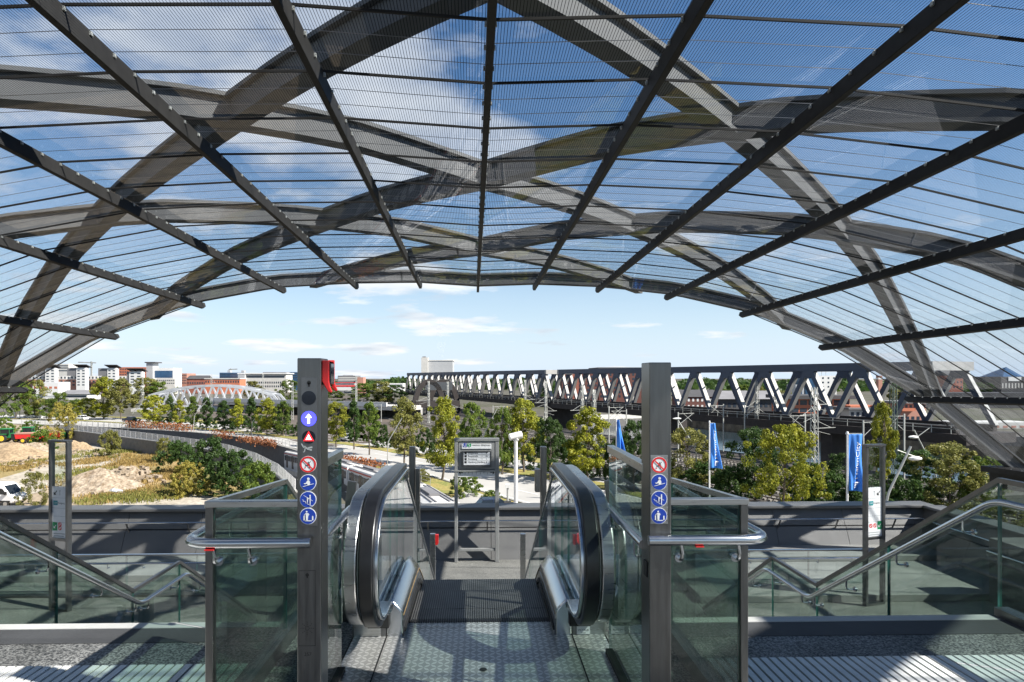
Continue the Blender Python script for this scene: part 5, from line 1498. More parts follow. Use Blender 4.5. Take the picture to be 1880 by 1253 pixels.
# ================================================================== VEGETATION
def crown_mesh(seed, kind, n, leaf):
    """crown of unit height as clumps of leaf faces spread through an uneven outline"""
    r = np.random.default_rng(seed)
    prof = {'cone': (.30, lambda t: np.where(t < .22, .35+.65*(t/.22), (1-(t-.22)/.78)**.72+.06)),
            'oval': (.36, lambda t: np.sin(np.pi*np.clip(.08+.90*t,0,1))**.62),
            'round': (.50, lambda t: np.sin(np.pi*np.clip(.14+.82*t,0,1))**.55),
            'shrub': (.70, lambda t: np.sqrt(np.clip(1-(t*.98)**2.2,0,1))),
            'wild': (.55, lambda t: np.sqrt(np.clip(1-(t*.95)**1.6,0,1))*.9+.1)}[kind]
    aspect, f = prof
    nc = {'cone':70,'oval':80,'round':95,'shrub':110,'wild':110}[kind]
    t = r.uniform(.0, 1.0, nc)**.9; th = r.uniform(0, 2*np.pi, nc)
    lobes = 1 + .22*np.sin(th*3+seed) + .16*np.sin(th*5+t*9+seed*2)
    rad = aspect*f(t)*lobes*np.sqrt(r.uniform(.18, 1.0, nc))
    C = np.stack([rad*np.cos(th), rad*np.sin(th), t], 1)
    cs = r.uniform(.045, .105, nc)*(1 if kind != 'cone' else .9)
    idx = r.integers(0, nc, n); d = r.normal(0, 1, (n,3)); d /= np.linalg.norm(d, axis=1)[:,None]
    P = C[idx] + d*(cs[idx]*r.uniform(.35,1.15,n)**.6)[:,None]*np.array([1,1,.8])
    nn = d + r.normal(0,.7,(n,3)); nn[:,2] += .35; nn /= np.linalg.norm(nn, axis=1)[:,None]
    a = np.cross(nn, r.normal(0,1,(n,3))); a /= np.linalg.norm(a, axis=1)[:,None]; b = np.cross(nn, a)
    s1 = (leaf*r.uniform(.6,1.3,n))[:,None]; s2 = s1*r.uniform(.5,.8,n)[:,None]
    V = np.stack([P-a*s1, P-b*s2, P+a*s1, P+b*s2], 1).reshape(-1,3)
    me = bpy.data.meshes.new('crown'); me.vertices.add(4*n); me.vertices.foreach_set('co', V.ravel().astype(np.float32))
    me.loops.add(4*n); me.loops.foreach_set('vertex_index', np.arange(4*n, dtype=np.int32))
    me.polygons.add(n); me.polygons.foreach_set('loop_start', np.arange(0,4*n,4,dtype=np.int32)); me.polygons.foreach_set('loop_total', np.full(n,4,dtype=np.int32))
    me.materials.append(L['green']); me.update(); me.validate(); return me, aspect
CM = {}
def crown(kind, var, dense=1.0):
    k = (kind, var)
    if k not in CM:
        n, lf = {'cone':(8000,.019),'oval':(11000,.0175),'round':(12500,.0165),'shrub':(9000,.026),'wild':(6500,.020)}[kind]
        CM[k] = crown_mesh(sum(map(ord,kind))+var*31, kind, n, lf)
    return CM[k]
def branch_mesh(h, seed):
    r = random.Random(seed); m = MB()
    pts = [Vector((0,0,0))]; 
    for k in range(1,6): pts.append(Vector((r.uniform(-.02,.02)*h,r.uniform(-.02,.02)*h,h*.86*k/5)))
    for k in range(5): m.cone(pts[k], pts[k+1], h*.014*(1-k/6.0)+.02, h*.014*(1-(k+1)/6.0)+.015, 7)
    for k in range(9):
        z = h*r.uniform(.28,.75); a = r.uniform(0,2*PI); l = h*r.uniform(.10,.22); q = Vector((0,0,z))
        m.cone(q, q+Vector((math.cos(a)*l,math.sin(a)*l,l*.9)), h*.005+.012, .012, 5)
    return m
TV = [0]
def tree(name, label, px, base, top, wpx, kind, col, cat='tree', group=None, z=0.0, dep=None, foot=.24, part='crown'):
    p = G(px, base, z) if dep is None else W(px, base, dep)
    p.z = z; TV[0] += 1; v = TV[0]
    if dep is None: h = (base-top)*mpp(p)
    else: h = W(px, top, dep).z - z
    t = thing(name, label, cat, p, rnd.uniform(0,6.28), group)
    me, asp = crown(kind, v % (5 if kind in ('oval','round') else 3))
    c = bpy.data.objects.new(part, me); COL.objects.link(c); c.parent = t
    ch = h*(1-foot); rr = wpx*mpp(p)/2
    c.location = (0,0,h*foot); c.scale = (rr/asp, rr/asp, ch); 
    # keep leaves near their real size in slender crowns
    c.material_slots[0].link = 'OBJECT'; c.material_slots[0].material = L[col]
    if foot > .02: branch_mesh(h, v).build('trunk', M['bark'], t, True)
    return t
# young street trees, left to right
ST = [(282,787,727,46,'oval','yellow','yellow green young tree at the left foot of the pale bow bridge'),
 (312,784,731,22,'cone','dark','slim dark young tree second from the left foot of the bow bridge'),
 (329,787,735,26,'cone','yellow','light yellow green young tree under the left part of the bow bridge'),
 (354,790,729,26,'cone','green','thin young tree before the second bow bridge diagonal'),
 (379,790,732,28,'cone','dark','dark young tree under the crown of the bow bridge'),
 (410,792,736,30,'cone','dark','dark green broad young tree right of the bow bridge crown'),
 (436,793,733,28,'cone','yellow','pale green young tree under the right part of the bow bridge'),
 (461,796,732,26,'cone','dark','dark slim young tree at the right part of the bow bridge'),
 (490,800,733,36,'oval','yellow','bright yellow green young tree near the right foot of the bow bridge'),
 (520,802,738,34,'oval','green','mid green young tree touching the left sign pillar'),
 (617,822,740,42,'oval','yellow','bright yellow green tree beside the right edge of the left sign pillar'),
 (650,826,736,30,'cone','dark','dark slim street tree between two pale ones near the white car'),
 (678,836,742,38,'oval','green','pale green street tree over the white car'),
 (742,852,734,56,'oval','olive','olive street tree behind the left escalator newel'),
 (812,881,733,66,'oval','yellow','tall bright yellow green street tree left of the departures board'),
 (866,862,742,60,'round','green','broad dark green street tree behind the departures board'),
 (922,872,752,50,'round','green','green street tree right of the departures board'),
 (962,868,738,72,'oval','yellow','pale yellow green street tree behind the white lamp column'),
 (1010,886,768,64,'round','dark','dark green bushy tree above the right escalator newel'),
 (1080,884,752,82,'oval','yellow','yellow green tree left of the first blue banner')]
for (px,ba,tp,wp,kd,cl,lb_) in ST: tree('street_tree', lb_, px, ba, tp, wp, kd, cl, group='street trees along the carriageway', foot=.20)
# right bank by the tracks
for a in ((1165,905,775,70,'round','dark','dark green tree behind the right sign pillar'),
 (1262,905,790,96,'round','olive','olive green tree right of the right sign pillar'),
 (1385,925,790,96,'round','dark','dark green tree left of the big yellow one by the second banner'),
 (1441,955,782,128,'round','yellow','big yellow green tree right of the second blue banner'),
 (1555,930,835,90,'round','dark','dark bush behind the last blue banner'),
 (1622,900,742,44,'oval','yellow','slender yellow green tree behind the right information stand'),
 (1690,945,830,120,'round','dark','dark tree left of the yellow one at the right edge of the parapet'),
 (1745,960,818,124,'round','olive','olive yellow tree under the sloping roof edge on the right'),
 (1800,960,840,90,'round','green','green tree under the roof springing on the right'),
 (1868,1010,930,110,'round','olive','leafy tree seen through the right stair guard')):
    tree('bank_tree', a[6], *a[:6], foot=.14, group='trees along the railway bank')
# dense hedge of trees between road and rails
for i,(px,ba,tp,wp) in enumerate(((1030,862,800,70),(1060,872,812,60),(1110,880,815,70),(1140,884,800,60),(1200,900,820,90),(1300,912,850,110),(1350,925,860,90),(1480,940,850,90),(1530,950,870,100),(1600,960,880,110),(1660,965,880,100))):
    tree('hedge_bush', 'dark bush in the hedge between road and railway', px, ba, tp, wp, 'shrub', 'dark', 'bush', 'dark bushes between road and railway', foot=.0, part='foliage')
for i,(px,ba,tp,wp) in enumerate(((440,789,762,40),(480,794,764,40),(520,798,766,40),(560,802,770,40),(640,812,772,36),(700,822,780,40),(780,838,788,50),(850,846,796,56),(900,850,800,56),(935,856,800,50),(985,862,806,56))):
    tree('hedge_bush', 'low dark bush behind the far carriageway', px, ba, tp, wp, 'shrub', 'dark', 'bush', 'low dark bushes behind the far carriageway', foot=.0, part='foliage')
for i,(px,ba,tp,wp) in enumerate(((250,785,768,30),(300,784,766,36),(340,785,767,36),(385,787,768,36),(420,790,770,36))):
    tree('hedge_bush', 'dark hedge bush under the bow bridge trees', px, ba, tp, wp, 'shrub', 'dark', 'bush', 'dark hedge bushes under the bow bridge', foot=.0, part='foliage')
# left: big trees
for a in ((64,768,700,56,'round','olive','olive tree at the roof springing on the far left'),
 (28,770,702,66,'round','green','green tree behind the arched lamp at the left edge'),
 (108,772,722,50,'round','green','bright green tree right of the white gantry'),
 (160,770,732,46,'round','yellow','yellow green tree left of the tallest tree group'),
 (190,771,694,46,'oval','yellow','tall yellow green tree, left half of the tallest group'),
 (222,771,698,48,'oval','olive','tall olive tree, right half of the tallest group'),
 (268,768,694,58,'round','olive','broad round tree behind the left end of the bow bridge'),
 (290,766,702,56,'round','green','round green tree behind the bow bridge, left'),
 (463,750,701,40,'round','olive','round rusty green tree behind the bow bridge, right'),
 (530,755,699,44,'round','green','dark round tree left of the left sign pillar'),
 (608,760,712,50,'round','green','green tree behind the left sign pillar top'),
 (668,762,704,60,'round','green','broad dark green tree right of the lattice mast on the viaduct'),
 (700,760,702,56,'round','olive','broad olive tree left of the truss bridge end'),
 (725,765,708,50,'round','dark','dark tree at the left end of the truss bridge'),
 (85,768,735,44,'round','green','low green tree beside the white gantry'),
 (140,762,735,40,'round','green','low green tree before the shed roofs')):
    tree('tree', a[6], *a[:6], foot=.10, dep=330 if a[0] in (268,290,463,530,608,668,700,725) else None)
# trees on the far bank seen through the truss
for i,(px,ba,tp,wp,cl) in enumerate(((1255,745,720,40,'green'),(1335,745,716,44,'green'),(1365,745,708,50,'green'),(1395,745,712,46,'olive'),(1440,745,718,40,'olive'),(1005,740,706,40,'dark'),(985,740,708,30,'dark'),(1640,750,712,30,'olive'),(1800,728,704,60,'dark'),(1870,760,730,60,'dark'))):
    tree('far_tree', 'far tree on the bank behind the truss bridge', px, ba, tp, wp, 'round', cl, 'tree', 'far trees behind the truss bridge', foot=.05, dep=300)
# shrubs in the lot
for a in ((118,812,742,56,'wild','gold','tall golden green shrub by the cars at the left'),
 (75,826,790,44,'shrub','green','dark shrub in front of the red trailer'),
 (10,805,768,40,'shrub','green','green shrub behind the tractor at the left edge'),
 (55,800,774,40,'shrub','green','small green shrub behind the tractor trailer'),
 (203,840,792,46,'shrub','olive','olive shrub by the bend of the retaining wall'),
 (62,930,868,46,'wild','olive','pale green shrub beside the white van'),
 (345,912,850,70,'shrub','gold','yellow shrub at the edge of the dark bushes in the lot'),
 (330,870,812,76,'shrub','dark','dark green bush left in the thicket by the wall'),
 (385,895,806,96,'shrub','dark','largest dark green bush in the thicket by the wall'),
 (430,912,830,100,'shrub','dark','dark green bush in front of the slatted fence'),
 (475,925,850,80,'shrub','green','green bush by the left landing guard'),
 (300,850,805,34,'wild','olive','thin pale shrub against the retaining wall'),
 (855,912,865,60,'shrub','green','green bush on the verge behind the departures board'),
 (903,930,902,44,'shrub','green','round green bush by the dark parked car'),
 (775,885,862,30,'shrub','olive','small bush at the verge beside the slim column'),
 (730,888,862,34,'wild','olive','thin shrub beside the lamp on the verge')):
    tree('shrub', a[6], *a[:6], 'bush', foot=.0, part='foliage')
# clipped red hedge on the trench wall
hp = subdiv(gp((235,788.5),(300,792),(345,796.5)), 1.6)
def hedge(pts, label, h, col):
    t = thing('hedge', label, 'hedge', (pts[0].x,pts[0].y,.3)); r = np.random.default_rng(5)
    n = 90*len(pts); i = r.integers(0, len(pts), n); A = np.array([[p.x-pts[0].x,p.y-pts[0].y] for p in pts])
    P = np.concatenate([A[i]+r.normal(0,.75,(n,2)), r.uniform(.1,h,(n,1))+r.normal(0,.12,(n,1))], 1)
    nn = r.normal(0,1,(n,3)); nn /= np.linalg.norm(nn,axis=1)[:,None]; a = np.cross(nn, r.normal(0,1,(n,3))); a /= np.linalg.norm(a,axis=1)[:,None]; b = np.cross(nn,a)
    s = r.uniform(.12,.26,(n,1)); V = np.stack([P-a*s,P-b*s*.7,P+a*s,P+b*s*.7],1).reshape(-1,3)
    m = MB(); m.v = [tuple(v) for v in V]; m.f = [(4*k,4*k+1,4*k+2,4*k+3) for k in range(n)]; m.m = [0]*n
    m.build('foliage', L[col], t)
hedge(hp, 'clipped rusty red hedge behind the retaining wall', 2.0, 'rust')
hedge(subdiv(gp((398,806),(420,809.5)), 1.6), 'short rusty hedge piece with green tips right of the long red hedge', 1.7, 'rust')
hedge(subdiv(gp((448,814.5),(500,824)), 1.6), 'thin rusty hedge piece left of the left sign pillar', 1.3, 'rust')
hedge(subdiv(gp((635,852),(690,866)), 1.4), 'sparse rusty hedge beside the road behind the train', 1.0, 'rust')
# dry grass and weeds over the lot
def blades(name, polys, n, h, col, seed):
    r = np.random.default_rng(seed); pts = []
    for (c, rx, ry, share) in polys:
        k = int(n*share); g = max(6, k//45); cc = r.normal(0,.55,(g,2))*np.array([rx,ry]); q = cc[r.integers(0,g,k)]+r.normal(0,1,(k,2))*r.uniform(.3,1.1,(k,1)); pts.append(np.array([c[0],c[1]])+q)
    P = np.concatenate(pts); k = len(P); hh = h*r.uniform(.5,1.5,k); a = r.uniform(0,np.pi,k); w_ = .025+hh*.09
    dx = np.cos(a)*w_; dy = np.sin(a)*w_; lx = r.normal(0,.25,k)*hh; ly = r.normal(0,.25,k)*hh
    z0 = np.zeros(k)
    V = np.stack([np.stack([P[:,0]-dx,P[:,1]-dy,z0],1),np.stack([P[:,0]+dx,P[:,1]+dy,z0],1),np.stack([P[:,0]+dx*.5+lx,P[:,1]+dy*.5+ly,hh],1),np.stack([P[:,0]-dx*.6+lx,P[:,1]-dy*.6+ly,hh*.9],1)],1).reshape(-1,3)
    m = MB(); m.v = [tuple(v) for v in V]; m.f = [(4*i,4*i+1,4*i+2,4*i+3) for i in range(k)]; m.m = [0]*k
    o = m.build(name, L[col]); o['kind'] = 'stuff'; return o
def spot(px, py, rxp, ryp, sh):
    c = G(px,py); e = G(px+rxp,py); f = G(px,py-ryp); return ((c.x,c.y), abs(e.x-c.x), abs(f.y-c.y), sh)
blades('dry_grass', [spot(270,845,60,14,.25),(spot(310,870,40,16,.2)),spot(235,905,60,10,.15),spot(165,848,24,8,.1),spot(45,855,40,12,.12),spot(300,905,60,8,.1),spot(180,880,50,12,.08)], 20000, .34, 'straw', 3)
blades('green_weeds', [spot(240,915,70,8,.3),spot(330,905,50,10,.2),spot(200,830,40,6,.12),spot(270,825,40,8,.18),spot(90,845,30,10,.1),spot(150,870,40,10,.1)], 11000, .36, 'olive', 4)
# mounds of sand and rubble
def mound(px, py, wpx, hpx, label, mt, seed, depth=.8):
    c = G(px, py); u = mpp(c); rx = wpx*u/2; hh = hpx*u; t = np.random.default_rng(seed); n = 34
    m = MB(); ph = t.uniform(0,6.28,8)
    for j in range(n+1):
        for i in range(n+1):
            x = -1+2*i/n; y = -1+2*j/n; r2 = math.sqrt(x*x+y*y)
            z = (math.cos(min(1,r2)*PI)*.5+.5)**.75*(1+.22*math.sin(3*x+ph[0])*math.cos(4*y+ph[1])+.10*math.sin(9*x+ph[2]+3*y)+.07*math.sin(13*y+ph[3]-6*x))
            z += (.025*t.normal() if r2 < .93 else 0)
            m.v.append((x*rx, y*rx*depth, max(-.05, z*hh) - (.06 if r2 >= .98 else 0)))
    for j in range(n):
        for i in range(n):
            k = j*(n+1)+i; m.f.append((k,k+1,k+n+2,k+n+1)); m.m.append(0)
    o = m.build('earth_mound', mt, loc=c); o.rotation_euler = (0,0,t.uniform(-.3,.3)); tag(o, label, 'earth mound'); return o
mound(185,901,170,36,'pale rubble mound right of the left information stand', M['rubble'], 1)
mound(235,880,80,26,'low broken concrete heap on the right of the rubble mound', M['rubble'], 2)
mound(14,842,190,29,'sandy earth mound at the left edge behind the gravel track', M['sand'], 3)
mound(62,832,90,17,'low stony mound beside the red trailer', M['rubble'], 4)
mound(140,826,64,16,'small pale sand heap in front of the retaining wall', M['sand'], 5)
m = MB(); r = random.Random(3)
def drop(px, py, sx, sy, n, s0, s1, zz):
    for k in range(n):
        q = G(r.gauss(px,sx), r.gauss(py,sy)); s = r.uniform(s0,s1)**1.3; h_ = zz*max(0, 1-abs(q.x-G(px,py).x)/ (mpp(q)*85))
        m.rbox((q.x,q.y,r.uniform(0,1)*h_), s, s*r.uniform(.5,1), s*r.uniform(.3,.8), r.uniform(0,3))
drop(190,892,34,8,420,.15,.9,1.6); drop(240,880,22,5,200,.2,.9,.8); drop(40,850,40,6,160,.15,.7,.4); drop(150,832,20,3,60,.15,.6,.3)
o = m.build('rubble_stones', M['rubble']); o['kind'] = 'stuff'
for px, py, s, lab in ((197,903,.9,'white plastic sack lying at the foot of the rubble mound'),(211,908,1.1,'pale blue plastic sheet lying in the weeds before the rubble')):
    q = G(px,py); mm, _ = crown('shrub',0); m = MB(); rr = random.Random(px)
    for j in range(6):
        for i in range(10):
            a = 2*PI*i/10; ph = PI/2*j/5; k_ = s*(1+.2*rr.uniform(-1,1)); m.v.append((k_*math.cos(a)*math.cos(ph), .7*k_*math.sin(a)*math.cos(ph), .6*k_*math.sin(ph)))
    for j in range(5):
        for i in range(10): m.f.append((j*10+i, j*10+(i+1)%10, (j+1)*10+(i+1)%10, (j+1)*10+i)); m.m.append(0)
    tag(m.build('plastic_sack', M['white'] if s < 1 else M['bridge_grey'], loc=q), lab, 'litter')
# distant woods on the horizon
r = np.random.default_rng(9); k = 26000; th = r.uniform(-.95,.95,k); D = r.uniform(700,1500,k); hz = 5.5+2*np.sin(th*40)+1.8*np.sin(th*97+1)
P = np.stack([D*np.sin(th), D*np.cos(th), r.uniform(0,1,k)**.8*hz*D/900],1); nn = r.normal(0,1,(k,3)); nn /= np.linalg.norm(nn,axis=1)[:,None]
a = np.cross(nn, r.normal(0,1,(k,3))); a /= np.linalg.norm(a,axis=1)[:,None]; b = np.cross(nn,a); s = r.uniform(2.0,4.6,(k,1))
V = np.stack([P-a*s,P-b*s*.7,P+a*s,P+b*s*.7],1).reshape(-1,3)
m = MB(); m.v = [tuple(v) for v in V]; m.f = [(4*i,4*i+1,4*i+2,4*i+3) for i in range(k)]; m.m = [0]*k
o = m.build('distant_woods', L['dark']); o['kind'] = 'stuff'

# ================================================================== VEHICLES
def wheel(root, x, y, r, w_, paint='rim'):
    m = MB(); m.cone((x,y-w_/2,r),(x,y+w_/2,r),r,r,20); wh = m.build('wheel', M['tyre'], root, True)
    m = MB(); m.cone((x,y-w_/2-.012,r),(x,y+w_/2+.012,r),r*.64,r*.64,16); m.build('rim', M[paint], wh)
def car(label, pos, rz, paint, kind='suv', group=None):
    t = thing('parked_car' if kind == 'estate' else 'car', label, 'car', pos, rz, group)
    Lc, Wc, H = (4.4,1.82,1.62)
    low = [(-2.2,.30),(2.18,.30),(2.22,.62),(2.10,.86),(1.05,.98),(.95,1.0),(-2.05,1.02),(-2.2,.80)]
    m = MB(); m.slab(low, 1, -Wc/2, Wc/2); m.build('body', M[paint], t, bevel=.07)
    def cab(xs, w0, w1, z0, z1, nm, mt):
        m = MB(); (a0,a1,b0,b1) = xs
        vs = [(a0,-w0,z0),(b0,-w0,z0),(b0,w0,z0),(a0,w0,z0),(a1,-w1,z1),(b1,-w1,z1),(b1,w1,z1),(a1,w1,z1)]
        m.add(vs, [(0,3,2,1),(4,5,6,7),(0,1,5,4),(1,2,6,5),(2,3,7,6),(3,0,4,7)]); return m.build(nm, M[mt], t, bevel=.03)
    cab((-2.02,-1.62,1.0,.32), Wc*.47, Wc*.38, 1.0, 1.50, 'window', 'carglass')
    cab((-1.72,-1.55,.40,.22), Wc*.395, Wc*.36, 1.49, 1.58, 'roof', paint)
    for s in (-1,1):
        m = MB(); m.beam((.28,s*Wc*.395,1.48),(.98,s*Wc*.475,1.0),.07,.05); m.beam((-.55,s*Wc*.395,1.49),(-.60,s*Wc*.478,1.0),.08,.04); m.build('pillar', M[paint], t)
    for x in (-1.38,1.36):
        for s in (-1,1): wheel(t, x, s*(Wc/2-.10), .34, .23)
    for s in (-1,1):
        m = MB(); m.box(2.08,2.20,min(s*.52,s*.84),max(s*.52,s*.84),.66,.80); m.build('headlight', M['headlight'], t)
        m = MB(); m.box(-2.19,-2.08,min(s*.60,s*.86),max(s*.60,s*.86),.72,.92); m.build('tail_light', M['red'], t)
        m = MB(); m.box(.72,.92,min(s*.92,s*1.05),max(s*.92,s*1.05),.95,1.1); m.build('mirror', M[paint], t)
    return t
rd = math.atan2(.847,-.532)
q = G(637,810); car('white car driving on the carriageway behind the left escalator newel', (q.x,q.y,.06), rd+PI, 'carpaint_white')
q = G(57,768); car('white car at the far left driving past the gantry', (q.x,q.y,.06), PI*.96, 'carpaint_white')
q = G(149,772); car('white car behind the tall golden shrub at the left', (q.x,q.y,.06), PI*.9, 'carpaint_white')
q = G(912,944); car('dark blue car parked behind the parapet under the white lamp', (q.x,q.y,.1), .25, 'carpaint_dark', 'estate')
q = G(238,775); car('dark car standing under the trees beside the red hedge', (q.x,q.y,.06), PI*.9, 'carpaint_dark')
def van(label, pos, rz):
    t = thing('delivery_van', label, 'van', pos, rz); Wv = 2.0
    prof = [(-2.9,.45),(2.55,.45),(2.75,.70),(2.72,1.10),(2.15,1.32),(1.30,2.30),(.9,2.45),(-2.8,2.45),(-2.9,2.3)]
    m = MB(); m.slab(prof, 1, -Wv/2, Wv/2); m.build('body', M['carpaint_white'], t, bevel=.09)
    for s in (-1,1):
        y0,y1 = sorted((s*(Wv/2-.02), s*(Wv/2+.012)))
        m = MB(); m.slab([(.75,1.40),(1.95,1.36),(1.42,1.98),(.75,2.02)], 1, y0, y1); m.build('side_window', M['carglass'], t)
        m = MB(); m.box(-2.5,2.3,y0,y1,.50,.72); m.build('rub_strip', M['black_rubber'], t)
        m = MB(); m.box(1.75,1.95,min(s*1.0,s*1.2),max(s*1.0,s*1.2),1.35,1.7); m.build('mirror', M['black_rubber'], t)
        m = MB(); m.box(2.55,2.74,min(s*.6,s*.95),max(s*.6,s*.95),.85,1.05); m.build('headlight', M['headlight'], t)
    m = MB(); m.add([(2.13,-.80,1.40),(2.13,.80,1.40),(1.40,.72,2.24),(1.40,-.72,2.24),(2.16,-.80,1.43),(2.16,.80,1.43),(1.43,.72,2.27),(1.43,-.72,2.27)],[(4,5,6,7),(3,2,1,0),(0,1,5,4),(1,2,6,5),(2,3,7,6),(3,0,4,7)]); m.build('windscreen', M['carglass'], t)
    for x in (-1.75,1.75):
        for s in (-1,1): wheel(t, x, s*.90, .36, .24)
q = G(2,929); van('white delivery van with dark windscreen at the left edge of the lot', (q.x-.3,q.y,.06), -.12)
def tractor(label, pos, rz):
    t = thing('tractor', label, 'tractor', pos, rz)
    m = MB(); m.slab([(-.6,.9),(2.4,.9),(2.5,1.3),(2.3,1.75),(.7,1.95),(-.6,1.9)], 1, -.5, .5); m.build('body', M['green_paint'], t, bevel=.08)
    m = MB(); m.box(-1.3,.5,-.75,.75,1.75,2.75); m.build('cab', M['carglass'], t, bevel=.05)
    m = MB(); m.box(-1.45,.65,-.85,.85,2.75,2.95); m.build('cab_roof', M['green_paint'], t, bevel=.06)
    for s in (-1,1):
        for x in (-1.3,.5): m = MB(); m.beam((x,s*.75,1.7),(x,s*.78,2.78),.08,.08); m.build('cab_post', M['green_paint'], t)
        m = MB(); m.box(-1.6,-.0,min(s*.78,s*1.2),max(s*.78,s*1.2),1.72,1.86); m.build('mudguard', M['green_paint'], t)
        wheel(t, -.8, s*1.0, .88, .5, 'yellow_paint'); wheel(t, 1.9, s*.9, .62, .4, 'yellow_paint')
    m = MB(); m.cone((1.4,.35,1.8),(1.4,.35,2.9),.06,.06,8); m.build('exhaust', M['black_rubber'], t)
q = G(16,813); tractor('green tractor with yellow wheels at the left edge of the lot', (q.x,q.y,.1), .15)
q = G(38,812); tractor('second green tractor half hidden behind the red trailer', (q.x,q.y+3,.1), .3)
def trailer(label, pos, rz, tail):
    t = thing('farm_trailer', label, 'trailer', pos, rz)
    m = MB(); m.slab([(-2.4,.9),(2.2,.9),(2.6,1.9),(-2.6,1.9)], 1, -1.1, 1.1); m.build('bin', M['red'], t, bevel=.05)
    m = MB(); m.slab([(-2.7,1.9),(2.7,1.9),(2.2,2.15),(-2.2,2.15)], 1, -1.15, 1.15); m.build('rim_frame', M['brick_pale'], t)
    m = MB(); m.box(-3.3,-2.5,-1.0,1.0,.7,2.0); m.build('spreader', M[tail], t, bevel=.04)
    m = MB(); m.beam((2.2,0,.9),(4.0,0,.6),.15,.15); m.build('drawbar', M['steel_dark'], t)
    for x in (-.9,.7):
        for s in (-1,1): wheel(t, x, s*1.05, .55, .45, 'yellow_paint')
q = G(52,814); trailer('bright red farm trailer behind the green tractor', (q.x+.5,q.y,.1), .12, 'black_rubber')
q = G(94,811); trailer('faded red farm trailer with green tail, right of the dark shrub', (q.x,q.y,.1), PI+.05, 'green_paint')

# ================================================================== STREET FURNITURE
def lamp(label, base, tip, head=True, dep=None, foot=None, group='slanting street lamps', r=.07):
    """street lamp: upright foot, then a long slanting arm to the head"""
    p = G(*base) if dep is None else W(base[0],base[1],dep); Y = p.y; k = W(*foot, Y) if foot else None; e = W(*tip, Y)
    b = Vector((p.x,p.y,0)); t = thing('street_lamp', label, 'street lamp', b, 0, group)
    kn = (k if k else Vector((p.x,p.y,(e.z)*.45))) - b
    m = MB(); m.tube(round_path([(0,0,0), kn, e-b], .6, 4), r, 8); m.build('pole', M['mast'], t, True)
    if head:
        d = (e-b-kn).normalized(); h = MB(); s = 1 if d.x > 0 else -1; c = e-b
        n = 12; 
        for j in range(5):
            ph = -PI/2+PI*j/4
            for i in range(n): a = 2*PI*i/n; h.v.append((c.x - .0 + .55*math.cos(a)*math.cos(ph), c.y+.22*math.sin(a)*math.cos(ph), c.z+.13*math.sin(ph)))
        for j in range(4):
            for i in range(n): h.f.append((j*n+i,j*n+(i+1)%n,(j+1)*n+(i+1)%n,(j+1)*n+i)); h.m.append(0)
        h.build('lamp_head', M['white'], t, True)
    return t
lamp('slanting street lamp left of the departures board, arm leaning right', (711,862), (738,768), False, foot=(712,812))
lamp('slanting street lamp rising behind the departures board', (880,872), (912,752), False, foot=(884,806))
lamp('slanting street lamp beside the first blue banner, arm leaning right', (1060,878), (1128,772), False, foot=(1062,856))
lamp('slanting street lamp right of the right sign pillar, arm leaning left with white head', (1279,905), (1243,769), True, foot=(1278,826))
lamp('thick slanting street lamp with white head behind the right information stand', (1626,960), (1672,820), False, foot=(1628,912), dep=45, r=.085)
lamp('slanting street lamp with white head on the bridge side of the right bank', (1722,900), (1678,790), False, foot=(1716,864), r=.09)
lamp('slanting street lamp at the left foot of the bow bridge', (244,786), (263,738), False, foot=(244,757))
lamp('slanting street lamp before the third bow bridge diagonal', (355,792), (380,735), False, foot=(357,763))
lamp('slanting street lamp at the right part of the bow bridge', (462,800), (482,748), False, foot=(463,776))
lamp('slanting street lamp close to the right edge of the left sign pillar', (597,812), (618,738), False, foot=(598,772))
for x, y, lab in ((1680,842,'white oval lamp head on a cable above the right bank'),(1677,803,'white oval lamp head hanging left of the roof springing')):
    p = W(x,y,45 if y > 830 else 62); t = thing('lamp_head', lab, 'lamp', p); h = MB(); n = 14
    for j in range(6):
        ph = -PI/2+PI*j/5
        for i in range(n): a = 2*PI*i/n; h.v.append((.50*math.cos(a)*math.cos(ph), .3*math.sin(a)*math.cos(ph), .17*math.sin(ph)))
    for j in range(5):
        for i in range(n): h.f.append((j*n+i,j*n+(i+1)%n,(j+1)*n+(i+1)%n,(j+1)*n+i)); h.m.append(0)
    h.build('shade', M['white'], t, True)
    m = MB(); m.tube([(.35,0,0),(1.6,0,.9) if y < 830 else (-1.3,0,.6)], .04, 6); m.build('arm', M['mast'], t)
# twin arched lamps at the far left
p = G(22,768); u = mpp(p); t = thing('arched_lamp','grey arched twin street lamp at the left edge','street lamp',p)
m = MB(); m.tube([(-15*u,0,0)]+[(-15*u+ (11*u)*(1-math.cos(PI/2*k/5)),0,(26+6*math.sin(PI/2*k/5))*u) for k in range(6)], .12, 8); m.build('pole', M['mast'], t, True)
m = MB(); m.tube([(14*u,0,0)]+[(14*u-(10*u)*(1-math.cos(PI/2*k/5)),0,(26+6*math.sin(PI/2*k/5))*u) for k in range(6)], .12, 8); m.build('pole', M['mast'], t, True)
# white gantry by the cars
p = G(74,768); u = mpp(p); t = thing('gantry','white steel gantry with walkway over the road at the left','gantry',p)
m = MB(); m.box(-3*u,3*u,-.4,.4,0,45*u); m.build('upright', M['white'], t); m = MB(); m.box(-2*u,38*u,-.6,.6,38*u,41*u); m.build('walkway', M['bridge_grey'], t); m = MB(); m.box(-2*u,38*u,-.65,-.55,43*u,44.5*u); m.build('handrail', M['white'], t)
p = G(28,768); u = mpp(p); t = thing('notice_board','small white board on posts between the arched lamps','notice board',p); m = MB(); m.box(-3*u,3*u,-.1,.1,3*u,12*u); m.build('board', M['white'], t); m = MB(); m.box(-.1,.1,-.05,.05,0,3*u); m.build('post', M['mast'], t)
